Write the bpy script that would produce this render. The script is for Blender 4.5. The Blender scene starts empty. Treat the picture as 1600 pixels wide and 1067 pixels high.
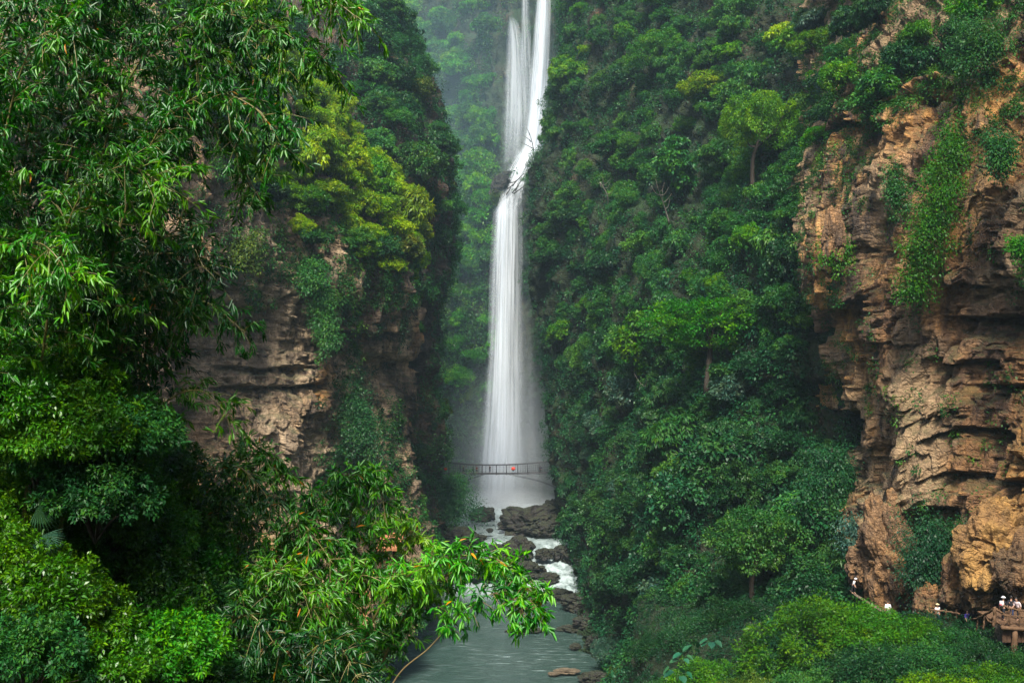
import bpy, bmesh, math, random
import numpy as np
from mathutils import Vector, Matrix

# ------------------------------------------------------------------ basics
SC = bpy.context.scene
COL = SC.collection
F = 1716.0                      # focal length in photo pixels (photo is 1600 wide)
CZ = 50.0                       # camera height above the river datum

def P(px, py, Y):
    return np.array([(px - 800.0) / F * Y, Y, CZ + (533.5 - py) / F * Y])

def project(p):
    Y = np.maximum(p[..., 1], 0.1)
    return 800 + p[..., 0] / Y * F, 533.5 - (p[..., 2] - CZ) / Y * F

def tag(o, label=None, cat=None, group=None, kind=None):
    if label: o['label'] = label
    if cat: o['category'] = cat
    if group: o['group'] = group
    if kind: o['kind'] = kind
    return o

def link(o, parent=None):
    COL.objects.link(o)
    if parent is not None:
        o.parent = parent
    return o

def empty(name, loc=(0, 0, 0)):
    o = bpy.data.objects.new(name, None)
    o.empty_display_size = 0.3
    o.location = loc
    return link(o)

def mesh_np(name, V, Fq, tint=None, uv=None, smooth=False):
    """mesh from numpy verts (n,3) and faces (m,k)"""
    V = np.ascontiguousarray(V, dtype=np.float32)
    Fq = np.ascontiguousarray(Fq, dtype=np.int32)
    m, k = Fq.shape
    me = bpy.data.meshes.new(name)
    me.vertices.add(len(V)); me.vertices.foreach_set('co', V.ravel())
    me.loops.add(m * k); me.loops.foreach_set('vertex_index', Fq.ravel())
    me.polygons.add(m)
    me.polygons.foreach_set('loop_start', np.arange(0, m * k, k, dtype=np.int32))
    me.polygons.foreach_set('loop_total', np.full(m, k, dtype=np.int32))
    if smooth:
        me.polygons.foreach_set('use_smooth', np.ones(m, dtype=bool))
    if tint is not None:
        a = me.attributes.new('tint', 'FLOAT', 'POINT')
        a.data.foreach_set('value', np.ascontiguousarray(tint, dtype=np.float32))
    if uv is not None:
        l = me.uv_layers.new(name='UVMap')
        l.data.foreach_set('uv', np.ascontiguousarray(uv[Fq.ravel()], dtype=np.float32).ravel())
    me.update(calc_edges=True)
    return me

def obj(name, me, mat=None, parent=None, loc=None):
    o = bpy.data.objects.new(name, me)
    if mat is not None:
        if len(me.materials) == 0:
            me.materials.append(mat)
    if loc is not None:
        o.location = loc
    return link(o, parent)

# ------------------------------------------------------------------ noise
def _h(ix, iy, iz, seed):
    n = (ix.astype(np.int64) * 374761393 + iy.astype(np.int64) * 668265263 + iz.astype(np.int64) * 2147483647 + seed * 974711) & 0xffffffff
    n = ((n ^ (n >> 13)) * 1274126177) & 0xffffffff
    n = ((n ^ (n >> 16)) * 2246822519) & 0xffffffff
    return ((n ^ (n >> 15)) & 0xffffff) / float(0xffffff)

def vn(p, seed=0):
    p = np.asarray(p, dtype=np.float64)
    i = np.floor(p); f = p - i
    f = f * f * f * (f * (f * 6 - 15) + 10)
    x, y, z = i[..., 0], i[..., 1], i[..., 2]
    r = 0
    for dx in (0, 1):
        wx = f[..., 0] if dx else 1 - f[..., 0]
        for dy in (0, 1):
            wy = f[..., 1] if dy else 1 - f[..., 1]
            for dz in (0, 1):
                wz = f[..., 2] if dz else 1 - f[..., 2]
                r = r + wx * wy * wz * _h(x + dx, y + dy, z + dz, seed)
    return r * 2 - 1

def fbm(p, oct=4, seed=0, gain=0.5):
    r = 0; a = 1.0; q = np.asarray(p, dtype=np.float64)
    for k in range(oct):
        r = r + a * vn(q, seed + 17 * k)
        q = q * 2.03 + 11.3
        a *= gain
    return r

def sstep(a, b, x):
    t = np.clip((x - a) / (b - a), 0, 1)
    return t * t * (3 - 2 * t)

def unit(v):
    return v / np.maximum(np.linalg.norm(v, axis=-1, keepdims=True), 1e-9)

# ------------------------------------------------------------------ materials
def newmat(name):
    m = bpy.data.materials.new(name); m.use_nodes = True
    nt = m.node_tree; nt.nodes.clear()
    out = nt.nodes.new('ShaderNodeOutputMaterial')
    return m, nt, out

def N(nt, t, **kw):
    n = nt.nodes.new(t)
    for k, v in kw.items():
        if k in n.inputs.keys():
            n.inputs[k].default_value = v
        else:
            setattr(n, k, v)
    return n

def ramp(nt, src, stops):
    r = nt.nodes.new('ShaderNodeValToRGB')
    cr = r.color_ramp
    while len(cr.elements) < len(stops):
        cr.elements.new(0.5)
    for e, (p, c) in zip(cr.elements, stops):
        e.position = p
        e.color = (c[0], c[1], c[2], 1) if not isinstance(c, (int, float)) else (c, c, c, 1)
    nt.links.new(src, r.inputs['Fac'])
    return r.outputs['Color']

def mix(nt, fac, a, b, mode='MIX'):
    m = nt.nodes.new('ShaderNodeMix'); m.data_type = 'RGBA'; m.blend_type = mode
    if isinstance(fac, (int, float)): m.inputs[0].default_value = fac
    else: nt.links.new(fac, m.inputs[0])
    for i, s in ((6, a), (7, b)):
        if isinstance(s, tuple): m.inputs[i].default_value = (*s[:3], 1)
        else: nt.links.new(s, m.inputs[i])
    return m.outputs[2]

def math_n(nt, op, a, b=None):
    m = nt.nodes.new('ShaderNodeMath'); m.operation = op
    for i, s in ((0, a), (1, b)):
        if s is None: continue
        if isinstance(s, (int, float)): m.inputs[i].default_value = s
        else: nt.links.new(s, m.inputs[i])
    return m.outputs[0]

def noise_n(nt, vec, scale, detail=6, rough=0.55, dist=0.0, stretch=None):
    if stretch is not None:
        mp = nt.nodes.new('ShaderNodeMapping'); mp.inputs['Scale'].default_value = stretch
        nt.links.new(vec, mp.inputs['Vector']); vec = mp.outputs['Vector']
    n = nt.nodes.new('ShaderNodeTexNoise')
    n.inputs['Scale'].default_value = scale; n.inputs['Detail'].default_value = detail
    n.inputs['Roughness'].default_value = rough; n.inputs['Distortion'].default_value = dist
    nt.links.new(vec, n.inputs['Vector'])
    return n.outputs['Fac']

def foliage_mat(name, dark, light, accent=None, transl=0.3, rough=0.45, spec=0.35):
    m, nt, out = newmat(name)
    at = N(nt, 'ShaderNodeAttribute', attribute_name='tint')
    oi = N(nt, 'ShaderNodeObjectInfo')
    mid = tuple((a * .55 + b * .45) * k for a, b, k in zip(dark, light, (.80, 1.0, 1.25)))
    lt = tuple(b * k for b, k in zip(light, (1.25, 1.0, .9)))
    stops = [(0.0, dark), (0.45, mid), (0.9, lt)]
    if accent: stops.append((1.0, accent))
    c = ramp(nt, at.outputs['Fac'], stops)
    hs = N(nt, 'ShaderNodeHueSaturation')
    mr = N(nt, 'ShaderNodeMapRange'); mr.inputs['To Min'].default_value = 0.85; mr.inputs['To Max'].default_value = 1.45
    nt.links.new(oi.outputs['Random'], mr.inputs['Value']); nt.links.new(mr.outputs['Result'], hs.inputs['Value'])
    hr_ = N(nt, 'ShaderNodeMapRange'); hr_.inputs['To Min'].default_value = 0.485; hr_.inputs['To Max'].default_value = 0.515
    wn = N(nt, 'ShaderNodeMath', operation='FRACT'); wm = N(nt, 'ShaderNodeMath', operation='MULTIPLY'); wm.inputs[1].default_value = 17.31
    nt.links.new(oi.outputs['Random'], wm.inputs[0]); nt.links.new(wm.outputs[0], wn.inputs[0]); nt.links.new(wn.outputs[0], hr_.inputs['Value']); nt.links.new(hr_.outputs['Result'], hs.inputs['Hue'])
    hs.inputs['Saturation'].default_value = 1.14
    nt.links.new(c, hs.inputs['Color'])
    p = N(nt, 'ShaderNodeBsdfPrincipled', Roughness=rough)
    p.inputs['Specular IOR Level'].default_value = spec
    nt.links.new(hs.outputs['Color'], p.inputs['Base Color'])
    t = N(nt, 'ShaderNodeBsdfTranslucent')
    tc = mix(nt, 1.0, hs.outputs['Color'], (1.35, 1.25, 0.5), 'MULTIPLY')
    nt.links.new(tc, t.inputs['Color'])
    mx = N(nt, 'ShaderNodeMixShader'); mx.inputs[0].default_value = transl
    nt.links.new(p.outputs[0], mx.inputs[1]); nt.links.new(t.outputs[0], mx.inputs[2])
    nt.links.new(mx.outputs[0], out.inputs['Surface'])
    return m

def rock_mat(name, stops, stain=(0.045, 0.034, 0.028), stain_amt=0.75, moss=0.5, mosscol=(0.03, 0.055, 0.015), scale=1.0, greyband=None):
    m, nt, out = newmat(name)
    tc = N(nt, 'ShaderNodeTexCoord'); v = tc.outputs['Object']
    big = noise_n(nt, v, 0.075 * scale, 8, 0.62, 0.8, (1, 1, 0.8))
    base = ramp(nt, big, stops)
    if greyband:
        g = noise_n(nt, v, 0.05 * scale, 5, 0.6, 0.5)
        base = mix(nt, ramp(nt, g, [(0.47, 0.0), (0.6, 1.0)]), base, greyband)
    st = noise_n(nt, v, 1.0 * scale, 5, 0.6, 0.3, (0.12, 0.12, 1.9))
    base = mix(nt, 0.55, base, ramp(nt, st, [(0.3, 0.45), (0.5, 1.0), (0.7, 1.25)]), 'MULTIPLY')
    sp = noise_n(nt, v, 1.7 * scale, 8, 0.7)
    base = mix(nt, 0.7, base, ramp(nt, sp, [(0.28, 0.4), (0.5, 1.0), (0.72, 1.4)]), 'MULTIPLY')
    vs = noise_n(nt, v, 0.5 * scale, 6, 0.65, 0.6, (1, 1, 0.16))
    vs2 = noise_n(nt, v, 0.06 * scale, 3, 0.5)
    sf = math_n(nt, 'MULTIPLY', ramp(nt, vs, [(0.44, 0.0), (0.56, 1.0)]), ramp(nt, vs2, [(0.36, 0.25), (0.6, 1.0)]))
    sf = math_n(nt, 'MULTIPLY', sf, stain_amt)
    base = mix(nt, sf, base, stain)
    ge = N(nt, 'ShaderNodeNewGeometry')
    sx = N(nt, 'ShaderNodeSeparateXYZ'); nt.links.new(ge.outputs['Normal'], sx.inputs[0])
    ms = noise_n(nt, v, 0.35 * scale, 6, 0.7)
    mf = math_n(nt, 'ADD', sx.outputs['Z'], math_n(nt, 'MULTIPLY', math_n(nt, 'SUBTRACT', ms, 0.5), 1.6))
    mf = math_n(nt, 'MULTIPLY', ramp(nt, mf, [(0.35, 0.0), (0.7, 1.0)]), moss)
    base = mix(nt, mf, base, mosscol)
    p = N(nt, 'ShaderNodeBsdfPrincipled', Roughness=0.85)
    p.inputs['Specular IOR Level'].default_value = 0.25
    nt.links.new(base, p.inputs['Base Color'])
    bn = noise_n(nt, v, 1.3 * scale, 10, 0.68)
    bs = noise_n(nt, v, 1.0 * scale, 6, 0.6, 0.2, (0.25, 0.25, 2.4))
    vc = N(nt, 'ShaderNodeTexVoronoi', feature='DISTANCE_TO_EDGE'); vc.inputs['Scale'].default_value = 0.55 * scale
    vmp = N(nt, 'ShaderNodeMapping'); vmp.inputs['Scale'].default_value = (1, 1, 1.5)
    nv_ = N(nt, 'ShaderNodeTexNoise'); nv_.inputs['Scale'].default_value = .8 * scale; nv_.inputs['Detail'].default_value = 4; nt.links.new(v, nv_.inputs['Vector'])
    vma = N(nt, 'ShaderNodeVectorMath', operation='MULTIPLY_ADD'); vma.inputs[1].default_value = (2.2, 2.2, 2.2); nt.links.new(nv_.outputs['Color'], vma.inputs[0]); nt.links.new(v, vma.inputs[2])
    nt.links.new(vma.outputs[0], vmp.inputs['Vector']); nt.links.new(vmp.outputs[0], vc.inputs['Vector'])
    crack = ramp(nt, vc.outputs['Distance'], [(0.0, 0.0), (0.09, 1.0)])
    bsum = math_n(nt, 'ADD', math_n(nt, 'ADD', bn, math_n(nt, 'MULTIPLY', crack, .22)), math_n(nt, 'MULTIPLY', bs, 0.6))
    b = N(nt, 'ShaderNodeBump', Strength=1.0, Distance=0.8 / scale)
    nt.links.new(bsum, b.inputs['Height']); nt.links.new(b.outputs[0], p.inputs['Normal'])
    nt.links.new(p.outputs[0], out.inputs['Surface'])
    return m

def plain_mat(name, col, rough=0.7, spec=0.3, var=0.25, scale=6.0):
    m, nt, out = newmat(name)
    tc = N(nt, 'ShaderNodeTexCoord')
    n = noise_n(nt, tc.outputs['Object'], scale, 5, 0.6)
    c = mix(nt, 1.0, col, ramp(nt, n, [(0.25, 1 - var), (0.75, 1 + var)]), 'MULTIPLY')
    p = N(nt, 'ShaderNodeBsdfPrincipled', Roughness=rough)
    p.inputs['Specular IOR Level'].default_value = spec
    nt.links.new(c, p.inputs['Base Color'])
    nt.links.new(p.outputs[0], out.inputs['Surface'])
    return m

M = {}
M['rock_right'] = rock_mat('rock_right', [(0.30, (0.045, 0.030, 0.023)), (0.41, (0.17, 0.095, 0.052)), (0.49, (0.38, 0.195, 0.078)), (0.60, (0.52, 0.26, 0.075)), (0.76, (0.42, 0.28, 0.155))],
                           stain=(0.035, 0.027, 0.024), stain_amt=0.9, moss=0.5, greyband=(0.38, 0.255, 0.14))
M['rock_left'] = rock_mat('rock_left', [(0.28, (0.07, 0.05, 0.036)), (0.42, (0.25, 0.17, 0.10)), (0.53, (0.44, 0.29, 0.16)), (0.62, (0.50, 0.24, 0.07))],
                          stain=(0.028, 0.023, 0.022), stain_amt=0.85, moss=0.5, greyband=(0.44, 0.32, 0.20))
M['rock_dark'] = rock_mat('rock_dark', [(0.3, (0.022, 0.02, 0.018)), (0.5, (0.07, 0.05, 0.036)), (0.68, (0.19, 0.10, 0.05))],
                          stain=(0.02, 0.018, 0.016), stain_amt=0.8, moss=0.9, mosscol=(0.02, 0.04, 0.012))
M['rock_mossy'] = rock_mat('rock_mossy', [(0.3, (0.010, 0.018, 0.008)), (0.52, (0.022, 0.036, 0.012)), (0.62, (0.05, 0.045, 0.024)), (0.72, (0.16, 0.085, 0.045))],
                          stain=(0.014, 0.02, 0.010), stain_amt=0.8, moss=0.95, mosscol=(0.016, 0.04, 0.010))
M['soil'] = rock_mat('soil_green', [(0.3, (0.012, 0.014, 0.008)), (0.5, (0.02, 0.026, 0.012)), (0.7, (0.035, 0.04, 0.016))], stain_amt=0.4, moss=0.8, mosscol=(0.015, 0.032, 0.01))
M['boulder'] = rock_mat('boulder_rock', [(0.3, (0.012, 0.012, 0.012)), (0.5, (0.030, 0.029, 0.028)), (0.7, (0.065, 0.058, 0.05))],
                        stain_amt=0.5, moss=0.55, mosscol=(0.03, 0.04, 0.015), scale=1.6)
M['boulder_orange'] = rock_mat('boulder_orange_rock', [(0.3, (0.09, 0.055, 0.035)), (0.45, (0.24, 0.14, 0.07)), (0.6, (0.36, 0.19, 0.075)), (0.75, (0.44, 0.26, 0.10))],
                               stain_amt=0.8, moss=0.2, scale=1.5)
M['bark'] = plain_mat('bark', (0.032, 0.025, 0.018), 0.9, 0.2, 0.4, 8)
M['culm'] = plain_mat('bamboo_culm', (0.13, 0.12, 0.035), 0.45, 0.4, 0.35, 5)
M['stalk'] = plain_mat('green_stalk', (0.03, 0.07, 0.02), 0.5, 0.3, 0.3, 5)
M['culm_dry'] = plain_mat('bamboo_culm_dry', (0.17, 0.125, 0.055), 0.5, 0.35, 0.3, 5)
M['wood'] = plain_mat('weathered_wood', (0.115, 0.066, 0.036), 0.8, 0.2, 0.4, 5)
M['wood_dark'] = plain_mat('dark_timber', (0.07, 0.04, 0.025), 0.8, 0.2, 0.4, 5)
M['iron'] = plain_mat('bridge_steel', (0.03, 0.032, 0.036), 0.6, 0.4, 0.2, 5)
M['deck'] = plain_mat('bridge_deck', (0.055, 0.055, 0.058), 0.8, 0.2, 0.3, 3)
M['red'] = plain_mat('red_lacquer', (0.55, 0.035, 0.015), 0.5, 0.3, 0.15, 5)
M['skin'] = plain_mat('skin', (0.42, 0.24, 0.16), 0.6, 0.3, 0.1, 5)
M['hair'] = plain_mat('black_hair', (0.012, 0.010, 0.009), 0.5, 0.4, 0.2, 9)
M['white_cloth'] = plain_mat('white_cloth', (0.74, 0.73, 0.74), 0.8, 0.2, 0.06, 5)
M['pink_cloth'] = plain_mat('pale_pink_cloth', (0.72, 0.58, 0.57), 0.8, 0.2, 0.06, 5)
M['purple_cloth'] = plain_mat('purple_cloth', (0.12, 0.09, 0.42), 0.8, 0.2, 0.1, 5)
M['black_cloth'] = plain_mat('black_cloth', (0.018, 0.019, 0.024), 0.8, 0.2, 0.15, 5)
M['navy_cloth'] = plain_mat('navy_cloth', (0.03, 0.04, 0.09), 0.8, 0.2, 0.15, 5)
M['grey_cloth'] = plain_mat('grey_cloth', (0.25, 0.25, 0.26), 0.8, 0.2, 0.1, 5)
M['straw'] = plain_mat('straw', (0.60, 0.46, 0.26), 0.8, 0.2, 0.15, 30)
M['maroon_cloth'] = plain_mat('maroon_cloth', (0.16, 0.03, 0.03), 0.8, 0.2, 0.1, 5)
M['pinkred'] = plain_mat('pink_red_cloth', (0.62, 0.16, 0.17), 0.8, 0.2, 0.1, 5)
M['roof_tile'] = plain_mat('orange_roof_tile', (0.27, 0.115, 0.05), 0.7, 0.3, 0.3, 4)

FOL = {
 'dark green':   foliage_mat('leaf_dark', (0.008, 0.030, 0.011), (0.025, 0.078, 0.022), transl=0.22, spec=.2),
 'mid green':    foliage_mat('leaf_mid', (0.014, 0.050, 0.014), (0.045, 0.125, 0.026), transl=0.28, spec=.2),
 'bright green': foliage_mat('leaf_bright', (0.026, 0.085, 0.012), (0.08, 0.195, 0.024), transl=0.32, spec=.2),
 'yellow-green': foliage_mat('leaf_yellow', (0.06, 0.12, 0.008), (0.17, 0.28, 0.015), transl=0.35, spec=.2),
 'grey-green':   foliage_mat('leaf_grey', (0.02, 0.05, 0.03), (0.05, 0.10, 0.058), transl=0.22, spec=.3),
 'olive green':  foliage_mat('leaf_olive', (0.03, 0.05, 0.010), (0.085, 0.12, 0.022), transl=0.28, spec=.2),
}
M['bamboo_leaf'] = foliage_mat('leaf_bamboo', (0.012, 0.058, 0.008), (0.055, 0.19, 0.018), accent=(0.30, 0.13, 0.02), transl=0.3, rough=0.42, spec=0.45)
M['bamboo_leaf_lit'] = foliage_mat('leaf_bamboo_lit', (0.022, 0.10, 0.008), (0.095, 0.26, 0.016), accent=(0.34, 0.15, 0.02), transl=0.34, rough=0.42, spec=0.45)  # lit copy of the bamboo leaf, sunlight put into its colour
M['bamboo_leaf_shaded'] = foliage_mat('leaf_bamboo_shaded', (0.006, 0.032, 0.008), (0.025, 0.10, 0.016), accent=(0.2, 0.1, 0.02), transl=0.25, rough=0.42, spec=0.45)  # shaded copy of the bamboo leaf, shade inside the clump put into its colour
M['shrub_leaf'] = foliage_mat('leaf_shrub', (0.012, 0.055, 0.006), (0.06, 0.18, 0.012), accent=(0.16, 0.24, 0.03), transl=0.3, rough=0.4, spec=0.45)
M['fan_leaf'] = foliage_mat('leaf_fan', (0.015, 0.04, 0.012), (0.04, 0.085, 0.05), transl=0.25, rough=0.45, spec=0.4)
M['taro_leaf'] = foliage_mat('leaf_taro', (0.012, 0.05, 0.022), (0.032, 0.10, 0.046), transl=0.25, rough=0.4, spec=0.5)

# ------------------------------------------------------------------ shapes
def tube(path, radii, k=8):
    """swept tube: verts, quad faces"""
    path = np.asarray(path, float); n = len(path)
    radii = np.broadcast_to(np.asarray(radii, float), (n,))
    t = unit(np.gradient(path, axis=0))
    ref = np.array([0.31, 0.17, 0.93]) if abs(t[0][2]) < 0.9 else np.array([0.9, 0.3, 0.1])
    s = unit(np.cross(t, ref)); b = np.cross(t, s)
    a = np.linspace(0, 2 * np.pi, k, endpoint=False)
    V = path[:, None, :] + radii[:, None, None] * (np.cos(a)[None, :, None] * s[:, None, :] + np.sin(a)[None, :, None] * b[:, None, :])
    V = V.reshape(-1, 3)
    i = np.arange(n - 1)[:, None] * k; j = np.arange(k)[None, :]; j2 = (j + 1) % k
    Fq = np.stack([i + j, i + j2, i + k + j2, i + k + j], -1).reshape(-1, 4)
    # caps (centre points)
    V = np.vstack([V, path[0], path[-1]]); c0 = n * k; c1 = c0 + 1
    jj = np.arange(k); jn = (jj + 1) % k
    cap0 = np.stack([np.full(k, c0), jn, jj, jj], -1)
    cap1 = np.stack([np.full(k, c1), (n - 1) * k + jj, (n - 1) * k + jn, (n - 1) * k + jn], -1)
    return V, Fq, np.vstack([cap0[:, :3], cap1[:, :3]])

class MB:
    """collects pieces of ONE part"""
    def __init__(s): s.V = []; s.Q = []; s.T = []; s.n = 0
    def add(s, V, Q=None, T=None):
        if Q is not None and len(Q): s.Q.append(np.asarray(Q) + s.n)
        if T is not None and len(T): s.T.append(np.asarray(T) + s.n)
        s.V.append(np.asarray(V, float)); s.n += len(V)
    def tube(s, path, r, k=8):
        V, Q, T = tube(path, r, k); s.add(V, Q, T)
    def box(s, c, size, rot=None):
        d = np.array(size) / 2.0
        V = np.array([[x, y, z] for x in (-1, 1) for y in (-1, 1) for z in (-1, 1)]) * d
        if rot is not None: V = V @ np.array(rot).T
        V = V + np.array(c)
        Q = [[0, 1, 3, 2], [4, 6, 7, 5], [0, 4, 5, 1], [2, 3, 7, 6], [0, 2, 6, 4], [1, 5, 7, 3]]
        s.add(V, Q)
    def mesh(s, name, smooth=True):
        V = np.vstack(s.V)
        faces = []
        for q in s.Q: faces += q.tolist()
        for t in s.T: faces += t.tolist()
        me = bpy.data.meshes.new(name)
        me.from_pydata(V.tolist(), [], faces)
        if smooth: me.polygons.foreach_set('use_smooth', np.ones(len(me.polygons), dtype=bool))
        me.update()
        return me
    def build(s, name, mat, parent=None, smooth=True):
        return obj(name, s.mesh(name, smooth), mat, parent)

def spline(pts, n):
    """Catmull-Rom through points"""
    p = np.asarray(pts, float)
    q = np.concatenate([(2 * p[0] - p[1])[None], p, (2 * p[-1] - p[-2])[None]], 0)
    t = np.linspace(0, len(p) - 1, n); i = np.minimum(t.astype(int), len(p) - 2); f = (t - i)
    sh = (-1,) + (1,) * (p.ndim - 1); f = f.reshape(sh)
    a, b, c, d = q[i], q[i + 1], q[i + 2], q[i + 3]
    return 0.5 * (2 * b + (c - a) * f + (2 * a - 5 * b + 4 * c - d) * f ** 2 + (3 * b - a - 3 * c + d) * f ** 3)

def leaf_diamond(base, d, nrm, L, W, tint, fold=0.25):
    d = unit(d); s = unit(np.cross(d, nrm)); n = np.cross(s, d)
    L = L[:, None]; W = W[:, None]
    v0 = base; v1 = base + 0.45 * L * d + 0.5 * W * s + fold * W * n
    v2 = base + L * d - 0.12 * L * n; v3 = base + 0.45 * L * d - 0.5 * W * s + fold * W * n
    V = np.stack([v0, v1, v2, v3], 1).reshape(-1, 3)
    Fq = np.arange(len(base) * 4).reshape(-1, 4)
    return V, Fq, np.repeat(tint, 4)

def leaf_lance(base, d, nrm, L, W, tint, fold=0.22, droop=0.18):
    d = unit(d); s = unit(np.cross(d, nrm)); n = np.cross(s, d)
    L = L[:, None]; W = W[:, None]
    v0 = base
    r1 = base + 0.28 * L * d + 0.46 * W * s + fold * W * n
    r2 = base + 0.62 * L * d + 0.40 * W * s + fold * W * n - droop * 0.35 * L * n
    tp = base + L * d - droop * L * n
    l1 = base + 0.28 * L * d - 0.46 * W * s + fold * W * n
    l2 = base + 0.62 * L * d - 0.40 * W * s + fold * W * n - droop * 0.35 * L * n
    V = np.stack([v0, r1, r2, tp, l2, l1], 1).reshape(-1, 3)
    k = np.arange(len(base))[:, None] * 6
    Fq = np.concatenate([k + np.array([[0, 1, 2, 3]]), k + np.array([[0, 3, 4, 5]])], 0)
    return V, Fq, np.repeat(tint, 6)

# ------------------------------------------------------------------ rock surfaces
def brick_val(a, b, fa, fb, seed):
    row = np.floor(b * fb); off = _h(row, row * 0, row * 0, seed) * 7.0
    col = np.floor(a * fa * (0.6 + 0.8 * _h(row, row * 0 + 3, row * 0, seed)) + off)
    return _h(row, col, row * 0, seed + 5) * 2 - 1

class Surface: pass

def surface(name, ctrl, nu, nv, mat, rough=1.0, seed=1, strata=0.0, flutes=0.0, lumps=1.0, alcoves=(), drips=0.0, smooth=False, label=None, outsign=None):
    """ctrl rows (top to bottom) of (px,py,Y): a real terrain sheet through those points, displaced with rock noise"""
    C = np.array([[P(*c) for c in row] for row in ctrl])
    g = spline(C, nv)                          # rows
    g = np.swapaxes(spline(np.swapaxes(g, 0, 1), nu), 0, 1)
    du = np.gradient(g, axis=1); dv = np.gradient(g, axis=0)
    n = unit(np.cross(du, dv))
    mid = g[nv // 2, nu // 2]
    if np.dot(n[nv // 2, nu // 2], np.array([0, 0, CZ]) - mid) < 0: n = -n
    nh = unit(n * np.array([1, 1, 0.45]))
    px, py = project(g)
    arc = np.cumsum(np.linalg.norm(du, axis=2), axis=1)
    q = g
    d = lumps * rough * (2.6 * fbm(q * np.array([.055, .055, .045]), 3, seed) + 0.9 * fbm(q * np.array([.22, .22, .2]), 4, seed + 31))
    region = sstep(-0.25, 0.3, fbm(q * 0.035, 2, seed + 77))          # where bedding shows / where tufa hangs
    if strata:
        wz = g[..., 2] + 0.6 * fbm(q * 0.06, 3, seed + 5)
        wa = arc + 1.0 * fbm(q * 0.12, 3, seed + 6)
        b1 = brick_val(wa, wz, .13, .20, seed + 9)
        b2 = brick_val(wa, wz + .4, .30, .55, seed + 10)
        b3 = brick_val(wa, wz, .7, 1.25, seed + 12)
        d = d + strata * region * (1.25 * b1 + 0.65 * b2 + 0.25 * b3)
    if flutes:
        w = q + 2.0 * np.stack([fbm(q * .1, 2, seed + 41), fbm(q * .1, 2, seed + 42), 0 * px], -1)
        r = 1 - np.abs(vn(w * np.array([.30, .30, .05]), seed + 50)) * 2
        r2 = 1 - np.abs(vn(w * np.array([.75, .75, .13]), seed + 51)) * 2
        d = d + flutes * (1 - 0.7 * region) * (1.3 * r + 0.6 * r2)
    for (ax, ay, rx, ry, amt) in alcoves:       # undercut: sharp lip at the top, fading downwards
        wx = sstep(1.15, 0.75, np.abs(px - ax + 14 * fbm(q * .2, 2, seed + 60)) / rx)
        v = (py - ay + 10 * fbm(q * .12, 3, seed + 61)) / ry
        f = sstep(-0.06, 0.06, v) * np.exp(-np.maximum(v, 0) * 1.3)
        d = d - amt * wx * f
    d = d + 0.40 * rough * fbm(q * np.array([.8, .8, .9]), 3, seed + 90)
    if strata:
        rg = 1 - np.abs(vn(q * np.array([.42, .42, .36]) + fbm(q * .3, 2, seed + 93)[..., None], seed + 95))
        d = d - 0.9 * rough * sstep(.86, 1.0, rg)
        d = d + 0.16 * rough * fbm(q * np.array([2.1, 2.1, 2.3]), 2, seed + 97)
    if strata:
        st_ = .75 + .5 * _h(np.floor(arc / 9), np.floor(g[..., 2] / 11), 0 * px, seed)
        dq = np.floor(d / st_ + .5 + .25 * vn(q * 1.1, seed + 99)) * st_
        d = .42 * d + .58 * dq
    p = g + nh * d[..., None]
    if drips:
        p[..., 2] -= drips * np.maximum(d, 0) * sstep(-0.2, 0.6, fbm(q * np.array([.25, .25, .05]), 3, seed + 70))
    idx = np.arange(nu * nv).reshape(nv, nu)
    Fq = np.stack([idx[:-1, :-1], idx[1:, :-1], idx[1:, 1:], idx[:-1, 1:]], -1).reshape(-1, 4)
    me = mesh_np(name, p.reshape(-1, 3), Fq, smooth=smooth)
    o = obj(name, me, mat); tag(o, label, None, None, 'structure')
    S = Surface(); S.o = o; S.p = p; S.n = nh; S.px, S.py = project(p); S.seed = seed; S.base = g
    return S

# near wall on the left: bedded, undercut rock with a wooded shoulder
A = surface('cliff', [
 [(-260,-420,118), (-60,-300,130), (150,-190,145), (345,-60,165), (450,95,178), (540,190,190), (597,300,196), (590,340,225)],
 [(-260,-60,104), (-60,0,110), (150,60,122), (340,130,143), (450,235,158), (550,305,174), (618,385,186), (608,400,225)],
 [(-260,300,100), (-60,320,106), (140,340,118), (330,380,137), (450,420,152), (550,440,168), (622,470,183), (612,470,225)],
 [(-260,480,101), (-60,500,108), (140,505,120), (330,515,141), (450,525,155), (550,535,170), (626,560,183), (615,560,225)],
 [(-260,640,101), (-60,650,108), (140,650,122), (330,645,141), (450,650,153), (550,660,168), (630,680,182), (620,680,225)],
 [(-260,820,98), (-60,820,105), (140,820,120), (330,810,139), (450,800,150), (550,805,165), (640,800,178), (640,790,225)],
 [(-260,1100,94), (-60,1080,100), (140,1060,116), (330,1030,134), (450,1000,146), (560,980,160), (655,900,174), (660,870,225)],
 [(-260,1250,90), (-60,1200,96), (140,1160,112), (330,1120,130), (450,1080,142), (570,1060,154), (668,960,170), (670,910,225)],
], 460, 480, M['rock_left'], seed=3, strata=0.62, flutes=1.5, lumps=0.8, drips=0.5,
 alcoves=[(350,487,95,70,6.5), (285,628,70,60,8.0), (420,572,60,22,2.2), (430,606,70,30,2.6), (560,520,50,60,4.0), (250,500,40,30,3.0), (600,560,40,120,3.0)])
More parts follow.
